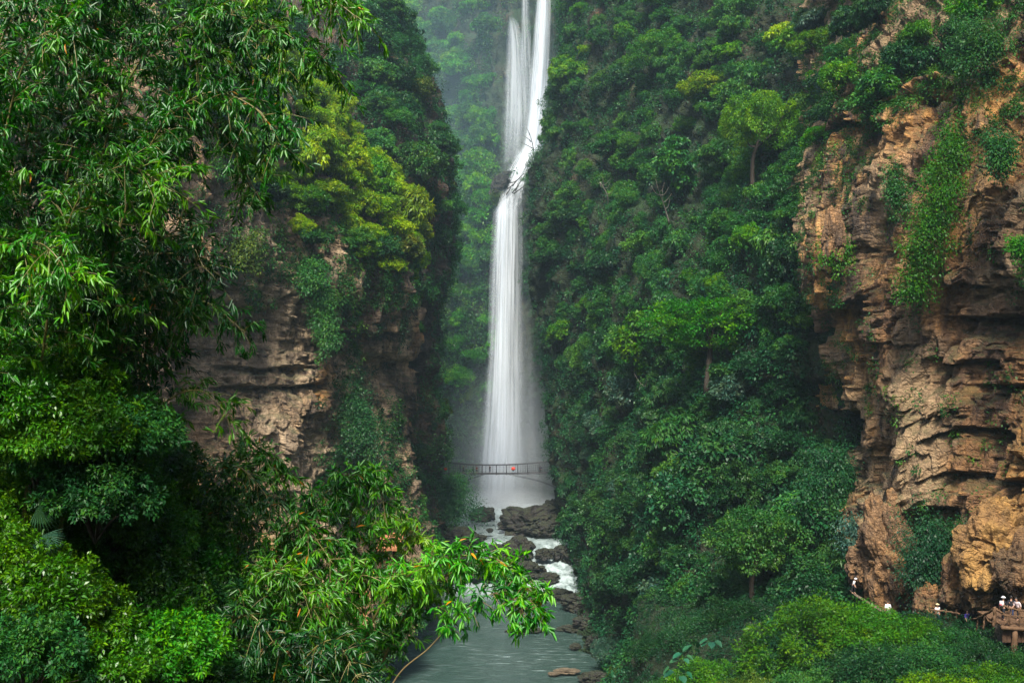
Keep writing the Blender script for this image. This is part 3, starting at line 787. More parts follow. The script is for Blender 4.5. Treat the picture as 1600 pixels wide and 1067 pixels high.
# the big spreading tree standing out of the slope
put_tree(P(1105, 545, 155) - np.array([0, 0, 3.2]), 7.6, 'flat', 'bright green', 'standing out large amid the wooded slope', 'trees on the wooded slope', rng)
put_tree(P(1180, 235, 168) - np.array([0, 0, 3.0]), 6.0, 'round', 'bright green', 'leaning out large beside the orange cliff top', 'trees on the wooded slope', rng)
put_tree(P(876, 205, 286), 5.6, 'round', 'mid green', 'jutting out in front of the upper spout', 'trees on the wooded slope', rng)
put_tree(P(1180, 890, 119) - np.array([0, 0, 2.6]), 5.2, 'flat', 'mid green', 'standing large above the big-leaved plants', 'trees on the wooded slope', rng)
# --- above the orange cliff
def mE(px, py, p):
    line = np.interp(px, [1230, 1300, 1400, 1500, 1600], [300, 235, 160, 115, 30])
    return ((py < line) & (px > 1225) & (px < 1640) & (py > -110)).astype(float)
for iv, iu in scatter(E, mE, 3.0, 6000, rng, 44):
    p = E.p[iv, iu]; px, py = E.px[iv, iu], E.py[iv, iu]
    colr = pick(rng, {'bright green': .3, 'mid green': .5, 'dark green': .25, 'grey-green': .1})
    zone = ('high above' if py < 60 else 'on the brink of') + ' the orange cliff'
    put_tree(p + E.n[iv, iu] * .2 - np.array([0, 0, .8]), rng.uniform(1.7, 3.0), pick(rng, {'round': .5, 'flat': .1, 'droop': .5}), colr, zone, 'trees above the orange cliff', rng, (E.n[iv, iu], rng.uniform(.1, .45)))

# labels that single each tree out: look, zone, and order from left within that zone
ORD = ['first', 'second', 'third', 'fourth', 'fifth', 'sixth', 'seventh', 'eighth', 'ninth', 'tenth', 'eleventh', 'twelfth', 'thirteenth', 'fourteenth', 'fifteenth', 'sixteenth', 'seventeenth', 'eighteenth', 'nineteenth', 'twentieth']
buckets = {}
for t in TREES:
    t['sz'] = ''
    buckets.setdefault((t['colour'], t['shape'], t['zone']), []).append(t)
for (colr, shape, zone), ts in buckets.items():
    w = SHAPEWORD[shape]
    ts.sort(key=lambda t: t['pos'][0] / t['pos'][1])
    for k, t in enumerate(ts):
        base = f"{colr} {w} tree {zone}"
        lab = base if len(ts) == 1 else f"{base}, {ORD[min(k, 19)]} from left"
        tag(t['o'], lab, 'tree', t['group'])

# ------------------------------------------------------------------ undergrowth covering the rock between the trees
def cover(name, S, mask, n, k, size, leaf, mat, rng, label, down=.5):
    """tufts of small leaves rooted all over a surface: nobody could count them"""
    nvv, nuu = S.p.shape[:2]
    iv = rng.integers(1, nvv - 1, n * 3); iu = rng.integers(1, nuu - 1, n * 3)
    P_ = S.p[iv, iu]; w = mask(S.px[iv, iu], S.py[iv, iu], P_)
    ok = np.where(rng.uniform(size=len(P_)) < w)[0][:n]
    P_ = P_[ok]; Nn = S.n[iv[ok], iu[ok]]; n = len(P_)
    sz = size * rng.uniform(.5, 1.5, n)
    c = P_ + Nn * (sz * .3)[:, None]
    tt = np.clip(.42 + .4 * fbm(P_ * .12, 2, 9) + rng.normal(0, .22, n), 0.02, .88)
    dd = unit(rdir(n * k, rng) + .5 * np.repeat(Nn, k, 0) + np.array([0, 0, .25]))
    p = np.repeat(c, k, 0) + dd * (np.repeat(sz, k) * rng.uniform(.4, 1.1, n * k))[:, None]
    d = dd + .6 * rdir(n * k, rng) + np.array([0, 0, -down])
    nr = unit(.4 * dd + np.array([0, 0, .8]) + .5 * rdir(n * k, rng))
    Ls = leaf * rng.uniform(.6, 1.4, n * k)
    V, Fq, t = leaf_diamond(p, d, nr, Ls, Ls * rng.uniform(.4, .65, n * k), np.clip(np.repeat(tt, k) + rng.normal(0, .12, n * k), 0, .9))
    o = obj(name, mesh_np(name, V, Fq, tint=t), mat)
    return tag(o, label, 'undergrowth', None, 'stuff')
def patchy(S_seed, lo, hi):
    return lambda p: sstep(lo, hi, fbm(p * np.array([.09, .09, .06]), 3, S_seed))
pa = patchy(201, -.1, .35)
def cA(px, py, p):
    line = np.interp(px, [100, 250, 330, 430, 520, 620], [90, 190, 300, 440, 480, 480])
    low = np.interp(px, [250, 420, 480, 540, 640], [0, .1, .55, .9, 1.0])
    return np.where(py < line, .95, np.where(py < line + 90, .5 * pa(p), np.maximum(low * pa(p), .10 * pa(p))))
cover('undergrowth', A, cA, 2600, 60, 1.0, .34, FOL['mid green'], rng, 'green scrub and creepers clinging to the undercut cliff')
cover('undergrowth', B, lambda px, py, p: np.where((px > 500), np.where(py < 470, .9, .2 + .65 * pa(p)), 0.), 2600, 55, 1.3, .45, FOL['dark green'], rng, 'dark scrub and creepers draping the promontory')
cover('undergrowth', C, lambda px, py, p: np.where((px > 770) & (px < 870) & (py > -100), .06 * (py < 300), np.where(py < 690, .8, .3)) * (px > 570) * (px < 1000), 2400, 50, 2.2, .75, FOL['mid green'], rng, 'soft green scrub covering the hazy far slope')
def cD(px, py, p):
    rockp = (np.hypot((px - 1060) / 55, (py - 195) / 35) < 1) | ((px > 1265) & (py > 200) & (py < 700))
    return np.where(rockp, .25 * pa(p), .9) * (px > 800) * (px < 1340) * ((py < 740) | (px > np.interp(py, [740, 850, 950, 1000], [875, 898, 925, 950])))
cover('undergrowth', D, cD, 5200, 60, 1.3, .42, FOL['dark green'], rng, 'dense undergrowth between the trees of the wooded slope')  # dark leaf colour also paints the shade in the gaps between crowns
def woods(S, mask, spacing, n, size, part, mat, rng, label):
    """the smaller crowns past the three hundred that stand as trees: one mass"""
    Vs = []; Ts = []
    for iv, iu in scatter(S, mask, spacing, n * 30, rng, n):
        shape = pick(rng, {'round': .5, 'flat': .15, 'tall': .15, 'droop': .3})
        cm, _ = PROTO[shape][rng.integers(0, 3)]
        m = len(cm.vertices); co = np.empty(m * 3, np.float32); cm.vertices.foreach_get('co', co); co = co.reshape(-1, 4, 3)
        t = np.empty(m, np.float32); cm.attributes['tint'].data.foreach_get('value', t); t = t.reshape(-1, 4)
        k = rng.uniform(size=len(co)) < part
        co = co[k]; t = t[k]
        sz = rng.uniform(*size); a = rng.uniform(0, 6.28); ca, sa = math.cos(a), math.sin(a)
        co = co * np.array([sz * rng.uniform(.8, 1.2), sz * rng.uniform(.8, 1.2), sz * rng.uniform(.85, 1.2)])
        co = np.stack([co[..., 0] * ca - co[..., 1] * sa, co[..., 0] * sa + co[..., 1] * ca, co[..., 2]], -1)
        Vs.append((co + S.p[iv, iu] + S.n[iv, iu] * sz * .15 - np.array([0, 0, sz * .45])).reshape(-1, 3)); Ts.append(np.clip(t + rng.normal(0, .16), 0, .9).ravel())
    V = np.vstack(Vs); Fq = np.arange(len(V)).reshape(-1, 4)
    o = obj('woods', mesh_np('woods', V, Fq, tint=np.concatenate(Ts)), mat)
    return tag(o, label, 'woods', None, 'stuff')
def silD(px, py): return np.interp(py, [0, 150, 220, 260, 300, 370, 450, 600, 750, 850, 950, 1000], [888, 883, 870, 857, 847, 853, 870, 888, 893, 912, 945, 975]) < px
cover('undergrowth', A, lambda px, py, p: (px > 495) * (px < 650) * (py > 380) * (py < 820) * (.25 + .75 * pa(p)), 900, 70, 1.25, .34, FOL['dark green'], rng, 'dark creepers draping the corner of the undercut cliff')
woods(D, lambda px, py, p: cD(px, py, p) * silD(px, py) * (py > -60) * (py < 600), lambda px, py: float(np.interp(px, [850, 950, 1100, 1300], [4.6, 4.2, 3.5, 3.0])), 230, (1.9, 3.2), .6, FOL['mid green'], rng, 'smaller crowns crowding between the trees of the wooded slope')
woods(D, lambda px, py, p: cD(px, py, p) * silD(px, py) * (py > 560) * (py < 1000), lambda px, py: float(np.interp(px, [850, 950, 1100, 1300], [4.6, 4.2, 3.5, 3.0])), 150, (1.9, 3.2), .6, FOL['dark green'], rng, 'dark smaller crowns crowding the foot of the wooded slope')  # dark leaves carry the painted shade of the lower gorge
woods(C, lambda px, py, p: (px > 590) * (px < 768) * (py < 620) * (py > -80) * 1.0, 6.0, 110, (3.2, 5.2), .6, FOL['bright green'], rng, 'far crowns crowding the hazy slope beside the falls')
woods(B, lambda px, py, p: np.where((px > 500) & (py < 480), 1.0, .25) * (py > -100) * (py < 840), 4.0, 120, (1.9, 3.2), .6, FOL['mid green'], rng, 'crowns crowding the dark promontory')
woods(A, lambda px, py, p: mA(px, py, p) * (px > 330), 2.8, 120, (1.9, 3.0), .6, FOL['yellow-green'], rng, 'low yellow-green crowns crowding the shoulder of the undercut cliff')  # sunlight on the shoulder painted into these crowns as yellow-green
def cE(px, py, p):
    line = np.interp(px, [1230, 1300, 1400, 1500, 1600], [330, 265, 195, 140, 60])
    leftv = (px < 1325) & (py > 300)
    return np.where(py < line, .9, np.where(py < line + 120, .55 * pa(p), np.where(leftv, .25 + .6 * pa(p), .04 * pa(p)))) * (py < 940)
cover('undergrowth', E, cE, 4200, 55, .8, .25, FOL['mid green'], rng, 'scrub and creepers on the brink of the orange cliff')

# clumps hanging on the orange cliff, each one a plant of its own
def cliff_clump(name, pts, size, k, leaf, colr, label, cat, rng, S=None, down=.7, group=None):
    """one plant made of leaf tufts along a list of (px,py,Y)"""
    C_ = np.array([P(*q) for q in pts]); root = C_[0].copy()
    cs = spline(C_, max(len(pts) * 7, 8))
    cs = np.repeat(cs, 5, 0) + rng.normal(0, size * .75, (len(cs) * 5, 3)) * np.array([1, .6, 1])
    n = len(cs); dd = unit(rdir(n * k, rng) + np.array([-.1, -.35, .15]))
    p = np.repeat(cs, k, 0) + dd * (size * rng.uniform(.25, 1.0, n * k))[:, None]
    d = dd + .5 * rdir(n * k, rng) + np.array([0, 0, -down]); nr = unit(dd * .4 + np.array([0, -.2, .8]) + .5 * rdir(n * k, rng))
    Ls = leaf * rng.uniform(.6, 1.4, n * k)
    tt = np.clip(np.repeat(rng.uniform(.2, .7, n), k) + rng.normal(0, .14, n * k), 0, .9)
    V, Fq, t = leaf_diamond(p, d, nr, Ls, Ls * rng.uniform(.4, .65, n * k), tt)
    e = empty(name, root)
    obj('foliage', mesh_np('foliage', V - root, Fq, tint=t), FOL[colr], e)
    mb = MB(); sp = spline(C_, 14) - root
    mb.tube(sp, np.linspace(.09, .03, 14), 6)
    mb.build('stem', M['bark'], e)
    tag(e, label, cat, group); return e
CG = 'plants rooted on the cliffs'
cliff_clump('hanging_vine', [(1478,215,103), (1470,280,101), (1455,340,100.5), (1440,400,101), (1422,448,102.5)], 1.25, 75, .24, 'bright green', 'long bright green curtain of creepers hanging down the middle of the orange cliff', 'creeper', rng, group=CG)
cliff_clump('hanging_vine', [(1400,270,107), (1408,330,106)], .8, 55, .22, 'mid green', 'short green creeper between the long curtain and the cliff edge', 'creeper', rng, group=CG)
cliff_clump('shrub', [(1448,820,98), (1452,870,97), (1440,910,97)], 1.35, 90, .22, 'dark green', 'dark green bush growing beside the leaning orange rock', 'bush', rng, group=CG)
cliff_clump('shrub', [(1475,840,98), (1490,870,98)], .9, 70, .22, 'mid green', 'mid green bush squeezed under the bulging yellow rock', 'bush', rng, group=CG)
cliff_clump('shrub', [(1300,380,120), (1310,410,119)], .9, 60, .24, 'bright green', 'bright green bush beside the pale orange rock fin', 'bush', rng, group=CG)
cliff_clump('shrub', [(1560,225,93), (1570,260,92)], .8, 60, .22, 'mid green', 'green tuft high on the orange cliff near the picture edge', 'bush', rng, group=CG)
cliff_clump('shrub', [(1545,90,103), (1530,60,104), (1505,100,105)], 1.3, 70, .24, 'mid green', 'green bush overhanging the top of the bare orange rock', 'bush', rng, group=CG)
cliff_clump('shrub', [(1592,380,88), (1596,395,88)], .45, 40, .2, 'bright green', 'small bright tuft on a ledge at the picture edge', 'bush', rng, group=CG)
cliff_clump('hanging_vine', [(1300,700,118), (1295,760,117), (1270,800,117)], 1.5, 75, .26, 'dark green', 'dark shaggy creeper beside the cave at the cliff foot', 'creeper', rng, group=CG)
cliff_clump('shrub', [(1345,820,112), (1340,850,110)], 1.2, 70, .22, 'grey-green', 'grey green bush behind the leaning orange rock', 'bush', rng, group=CG)
cliff_clump('hanging_vine', [(500,450,156), (510,500,154), (515,540,153)], 1.2, 60, .3, 'mid green', 'green creeper hanging in the middle of the undercut cliff', 'creeper', rng, group=CG)
cliff_clump('shrub', [(480,420,155), (495,440,153)], 1.4, 60, .3, 'mid green', 'bush perched above the undercut of the shaded cliff', 'bush', rng, group=CG)
cliff_clump('shrub', [(390,380,140), (380,410,140)], 1.2, 60, .28, 'olive green', 'olive bush on the stained wall above the wide overhang', 'bush', rng, group=CG)
cliff_clump('shrub', [(555,620,160), (565,660,158), (575,700,157)], 1.5, 70, .3, 'dark green', 'dark bush on the rock at the corner of the undercut cliff', 'bush', rng, group=CG)
cliff_clump('shrub', [(720,770,250), (700,790,248), (735,800,247)], 2.2, 80, .4, 'dark green', 'dark bush on the point of rock under the footbridge', 'bush', rng, group=CG)
cliff_clump('shrub', [(690,760,252), (715,750,251)], 1.8, 70, .4, 'mid green', 'lighter bush just below the footbridge end', 'bush', rng, group=CG)

# ------------------------------------------------------------------ boulders
def boulder(px, py, Y, sx, sy, sz, mat, label, seed, group='boulders in the river', sink=.35, rot=0.0, name='boulder', sub=5, tilt=0.0):
    bm = bmesh.new(); bmesh.ops.create_icosphere(bm, subdivisions=sub, radius=1.0)
    V = np.array([v.co[:] for v in bm.verts])
    n = unit(V)
    d = .28 * fbm(n * 1.3 + seed, 3, seed) + .10 * fbm(n * 4 + seed, 3, seed + 2)
    b = np.floor((n @ unit(np.array([.3, .2, .93])) + .2 * vn(n * 2, seed)) * 4) / 4
    d = d + .07 * (b - n[:, 2])
    fl = np.abs(vn(n * 2.1, seed + 8)); d -= .18 * (fl < .12)
    d += .03 * fbm(n * 12, 3, seed + 4)
    V = V * (1 + d[:, None]) * np.array([sx, sy, sz])
    for v, c in zip(bm.verts, V): v.co = c
    me = bpy.data.meshes.new(name); bm.to_mesh(me); bm.free()
    me.polygons.foreach_set('use_smooth', np.zeros(len(me.polygons), dtype=bool))
    p = P(px, py, Y) + np.array([0, 0, sz * (1 - sink * 2) * .5])
    o = obj(name, me, mat, None, p); o.rotation_euler = (0, tilt, rot)
    return tag(o, label, 'boulder', group)
B_ = M['boulder']
boulder(822, 822, 268, 7.2, 5.5, 4.6, B_, 'largest dark mossy boulder in the pool below the falls', 1, rot=.1)
boulder(852, 828, 262, 4.5, 3.5, 2.0, B_, 'low dark slab against the bank beside the largest boulder', 2)
boulder(757, 806, 285, 2.6, 2.4, 2.0, B_, 'pale rounded boulder standing in the spray of the falls', 3)
boulder(742, 808, 284, 1.6, 1.6, 1.2, B_, 'small pale boulder touching the rounded one in the spray', 4)
boulder(868, 800, 282, 4.0, 3.5, 3.6, B_, 'misty boulder behind the pool at the foot of the slope', 5)
boulder(806, 868, 240, 5.0, 4.0, 3.3, B_, 'dark craggy boulder splitting the rapids', 6, rot=.6)
boulder(828, 892, 228, 3.4, 3.0, 1.6, B_, 'low dark rock in front of the craggy boulder', 7)
boulder(715, 850, 240, 6.5, 5, 2.8, B_, 'wide dark rock shelf along the shaded bank of the rapids', 8)
boulder(680, 890, 222, 3.2, 4, 2.6, B_, 'dark rock under the promontory beside the small chute', 9)
boulder(740, 890, 226, 5.5, 4, 2.4, B_, 'dark rock half hidden behind the arching bamboo', 10)
boulder(765, 829, 262, .9, .8, .5, B_, 'tiny dark rock in the calm pool', 11)
boulder(888, 870, 240, 3.4, 3.4, 2.4, B_, 'dark rock on the bank at the head of the rapids', 12)
boulder(870, 935, 214, 3.0, 3.2, 1.5, B_, 'dark rock on the bank at the tail of the rapids', 13)
boulder(905, 945, 205, 3.8, 3.4, 2.0, B_, 'broad dark rock at the water edge under the trees', 14)
boulder(818, 988, 190, 3.8, 2.2, 1.0, B_, 'flat dark rock in midstream behind the bamboo tip', 15)
boulder(895, 983, 190, 2.2, 1.6, .7, M['boulder'], 'low green rock in the riffle by the wooded bank', 16)
M['boulder_tan'] = rock_mat('boulder_tan_rock', [(0.3, (0.10, 0.075, 0.05)), (0.5, (0.20, 0.15, 0.10)), (0.7, (0.28, 0.21, 0.14))], stain_amt=.4, moss=.1, scale=3)
boulder(700, 842, 247, 4.0, 3.4, 2.4, B_, 'dark rock under the footbridge bush at the head of the rapids', 51)
boulder(738, 846, 250, 3.0, 2.6, 1.7, B_, 'dark rock in midstream left of the craggy boulder', 52)
boulder(774, 858, 246, 1.8, 1.5, 1.0, B_, 'small dark rock between the pool and the rapids', 53)
boulder(850, 866, 238, 2.0, 1.8, 1.2, B_, 'small dark rock in the white water beside the slope', 54)
boulder(858, 905, 224, 2.2, 1.8, 1.1, B_, 'wet dark rock where the rapids run out', 55)
boulder(925, 972, 189, 2.8, 2.6, 1.5, B_, 'dark wet rock along the wooded bank beside the riffle', 56)
boulder(938, 1005, 176, 2.4, 2.4, 1.5, B_, 'dark wet rock along the wooded bank above the tan rocks', 57)
boulder(900, 1010, 178, 1.1, .9, .45, B_, 'small dark stone just off the wooded bank', 58)
boulder(884, 1048, 165, 1.9, 1.0, .32, M['boulder_tan'], 'flat tan rock breaking the surface of the near river', 17)
boulder(866, 1052, 164, .9, .6, .25, M['boulder_tan'], 'smaller flat tan rock beside the larger one', 18)
boulder(925, 1062, 160, 2.2, 2, 1.1, B_, 'dark brown rock at the corner of the near bank', 19)
# rocks at the foot of the orange cliff
BO = M['boulder_orange']; RG = 'rocks at the foot of the orange cliff'
boulder(1396, 880, 104, 3.5, 3.0, 5.6, BO, 'tall leaning orange rock narrowing towards its top', 31, RG, .5, .3, 'rock', 6, -.18)
boulder(1346, 885, 106, 1.5, 1.4, 2.0, BO, 'bright orange knob on the side of the leaning rock', 32, RG, .5, 0, 'rock')
boulder(1420, 790, 106, 1.6, 1.4, 3.4, M['rock_right'], 'narrow rock pillar above the leaning orange rock', 33, RG, .5, 0, 'rock')
M['boulder_ochre'] = rock_mat('boulder_ochre_rock', [(0.3, (0.14, 0.08, 0.04)), (0.42, (0.33, 0.18, 0.07)), (0.55, (0.50, 0.28, 0.085)), (0.75, (0.52, 0.31, 0.11))], stain_amt=0.55, moss=0.1, scale=1.2)
boulder(1562, 860, 89, 3.0, 2.6, 3.6, M['boulder_ochre'], 'bulging yellow ochre rock mass above the boardwalk', 34, RG, .5, .2, 'rock', 6, .15)
boulder(1600, 890, 86, 2.0, 2.2, 3.0, BO, 'brown orange rock mass beside the yellow one', 35, RG, .5, .9, 'rock', 6)
boulder(1502, 915, 93, 2.2, 1.8, 2.4, M['rock_right'], 'dark ribbed rock hanging over the path', 36, RG, .5, .5, 'rock', 6, .3)
boulder(1455, 945, 95, 1.3, 1.3, 1.5, M['rock_right'], 'pale brown rock beside the path', 37, RG, .5, 0, 'rock')
boulder(1540, 930, 89, 1.8, 1.4, 1.4, M['rock_right'], 'dark brown rock behind the stair railing', 38, RG, .5, 0, 'rock')
boulder(1300, 372, 119, 1.2, 1.2, 3.0, BO, 'pale orange rock fin on the edge of the cliff', 39, 'rock fins on the cliff edge', .5, 0, 'rock')
# mossy ledge splitting the waterfall, with driftwood
boulder(780, 294, 319, 2.6, 2.0, 3.8, M['boulder'], 'mossy brown rock ledge that splits the waterfall', 41, 'rocks in the waterfall', .5, .2, 'rock', 5, .55)
boulder(794, 276, 324, 1.9, 1.6, 1.8, M['boulder'], 'wet brown rock just above the mossy ledge', 42, 'rocks in the waterfall', .5, .5, 'rock', 5, .5)
cliff_clump('shrub', [(778,300,318.5), (774,315,318.5)], .9, 40, .4, 'olive green', 'mossy tuft on the rock ledge in the waterfall', 'bush', rng, group=CG)
rr = np.random.default_rng(5)
dt = empty('dead_tree', P(831, 232, 300)); tag(dt, 'bare dead tree sticking out in front of the waterfall', 'dead tree')
mb = MB()
for a, b in (((834,236),(826,205)), ((830,222),(818,212)), ((828,212),(822,200)), ((832,232),(812,222))):
    mb.tube(spline([P(a[0],a[1],300), P((a[0]+b[0])/2+1,(a[1]+b[1])/2,299.6), P(b[0],b[1],299)], 6) - np.array(dt.location), np.linspace(.14,.04,6), 6)
mb.build('trunk', M['bark'], dt)
def bare_tree(base, top, label, seed):
    r_ = np.random.default_rng(seed); b = np.array(base); t = np.array(top); e = empty('bare_tree', b); tag(e, label, 'bare tree', 'bare trees on the wooded slope')
    m_ = MB(); path = spline([b, (b + t) / 2 + r_.normal(0, .3, 3), t], 10) - b; L_ = np.linalg.norm(t - b)
    m_.tube(path, np.linspace(.16, .04, 10), 6)
    for k in range(7):
        p0 = path[r_.integers(4, 10)]; d = unit(np.array([r_.normal(), -.3 + .4 * r_.normal(), .5 + .4 * r_.normal()])) * L_ * r_.uniform(.15, .35)
        m_.tube(spline([p0, p0 + d * .5 + r_.normal(0, .1, 3), p0 + d + np.array([0, 0, .15 * L_])], 5), np.linspace(.05, .015, 5), 5)
    m_.build('trunk', M['bare_bark'], e)
M['bare_bark'] = plain_mat('bare_bark', (0.16, 0.14, 0.115), 0.9, 0.2, 0.3, 6)
bare_tree(P(1046, 350, 190), P(1030, 300, 187), 'pale bare tree leaning above the big spreading tree', 1)
bare_tree(P(1000, 640, 186), P(1012, 585, 183), 'pale bare tree low on the wooded slope', 2)
bare_tree(P(950, 330, 234), P(938, 285, 231), 'pale bare tree on the slope beside the falls', 3)
lg = empty('driftwood', P(795, 285, 317)); tag(lg, 'tangle of grey driftwood stranded on the mossy waterfall ledge', 'driftwood')
mb = MB()
for k in range(7):
    a = P(785 + rr.uniform(-4, 20), 296 + rr.uniform(-12, 10), 316.5 + rr.uniform(-.6, .6)); b = a + np.array([rr.uniform(1, 4.5), rr.uniform(-.5, .5), rr.uniform(.5, 4.5)])
    mb.tube(spline([a, (a + b) / 2 + rr.normal(0, .15, 3), b], 6) - np.array(lg.location), np.linspace(.2, .08, 6), 6)
mb.build('branches', M['bark'], lg)

# ------------------------------------------------------------------ footbridge
YB = 268.0
br = empty('footbridge', P(768, 738, YB)); tag(br, 'narrow suspension footbridge crossing the gorge in front of the waterfall', 'bridge')
O = np.array(br.location)
def bp_(px, py, dy=0.0): return P(px, py, YB) + np.array([0, dy, 0]) - O
mb = MB()
dk = spline([bp_(655, 739.5), bp_(720, 739), bp_(790, 739), bp_(880, 737.5)], 40)
for i in range(39):
    c = (dk[i] + dk[i + 1]) / 2; mb.box(c, (np.linalg.norm(dk[i + 1] - dk[i]) * .985, 1.7, .14))
mb.build('deck', M['deck'], br, False)
mb = MB()
for dy in (-.95, .95): mb.tube(dk + np.array([0, dy, -.12]), .11, 6)
mb.build('edge_beams', M['iron'], br)
tops = {}
for dy in (-.9, .9):
    hc = spline([bp_(655, 717.5, dy), bp_(685, 720, dy), bp_(715, 724, dy), bp_(745, 726, dy), bp_(790, 726, dy), bp_(825, 724, dy), bp_(850, 721.5, dy), bp_(880, 718, dy)], 60)
    mb = MB(); mb.tube(hc, .10, 6); mb.build('handrail_cable', M['iron'], br)
    for k in range(13):
        px = 668 + k * 17.5
        i = np.argmin(np.abs(hc[:, 0] - bp_(px, 730)[0])); j = np.argmin(np.abs(dk[:, 0] - hc[i, 0]))
        mb = MB(); mb.tube(np.array([[hc[i, 0], dy, hc[i, 2] + .05], [hc[i, 0], dy, dk[j, 2] - .35]]), .10, 6)
        mb.build('post', M['iron'], br)
    mb = MB()
    for f in (.25, .5, .75):
        zc = np.array([[h[0], dy, dk[np.argmin(np.abs(dk[:, 0] - h[0])), 2] * (1 - f) + h[2] * f] for h in hc]); mb.tube(zc, .022, 4)
    for k in range(80):
        i = int(k * 59 / 79); j = np.argmin(np.abs(dk[:, 0] - hc[i, 0])); mb.tube(np.array([[hc[i, 0], dy, hc[i, 2]], [hc[i, 0], dy, dk[j, 2]]]), .018, 4)
    mb.build('railing_mesh', M['iron'], br)
for dy in (-.9, .9):
    for pts in ([(725, 740.5), (690, 747), (660, 752)], [(757, 740.5), (735, 748), (700, 758)], [(795, 740.5), (815, 745), (845, 752), (875, 764)]):
        mb = MB(); mb.tube(spline([bp_(a, b, dy) for a, b in pts], 10), .05, 5); mb.build('stay_cable', M['iron'], br)
def lantern(px, py, label, w=.95):
    e = empty('lantern', P(px, py, YB - 1.05)); tag(e, label, 'lantern', 'red lanterns on the footbridge')
    mb = MB(); z = np.linspace(-1, 1, 13); r = np.sqrt(np.maximum(0, 1 - z * z)) * w * .85 + .08
    a = np.linspace(0, 2 * np.pi, 16, endpoint=False)
    path = np.stack([0 * z, 0 * z, z * w * .8], -1); mb.tube(path, r, 16); mb.build('shade', M['red'], e)
    mb = MB(); mb.tube([(0, 0, w * .8), (0, 0, w * 1.15)], .05, 6); mb.tube([(0, 0, -w * .8), (0, 0, -w * 1.25)], [.10, .14], 6); mb.build('cap', M['iron'], e)
lantern(696, 732, 'red lantern on the footbridge railing at the promontory end', .44)
lantern(802, 732, 'bright red lantern on the footbridge railing in front of the falls', .5)

# ------------------------------------------------------------------ people
def skin_mesh(name, verts, edges, radii, root=0, sub=2):
    me = bpy.data.meshes.new(name + '_skeleton'); me.from_pydata([tuple(v) for v in verts], edges, [])
    o = bpy.data.objects.new(name, me); COL.objects.link(o)
    m = o.modifiers.new('skin', 'SKIN'); m.use_smooth_shade = True
    for i, r in enumerate(radii):
        sv = me.skin_vertices[0].data[i]; rr_ = r if isinstance(r, tuple) else (r, r)
        sv.radius = rr_; sv.use_root = (i == root)
    s = o.modifiers.new('sub', 'SUBSURF'); s.levels = sub; s.render_levels = sub
    dg = bpy.context.evaluated_depsgraph_get(); dg.update()
    ev = o.evaluated_get(dg); res = bpy.data.meshes.new_from_object(ev, depsgraph=dg)
    bpy.data.objects.remove(o); bpy.data.meshes.remove(me)
    res.name = name
    return res

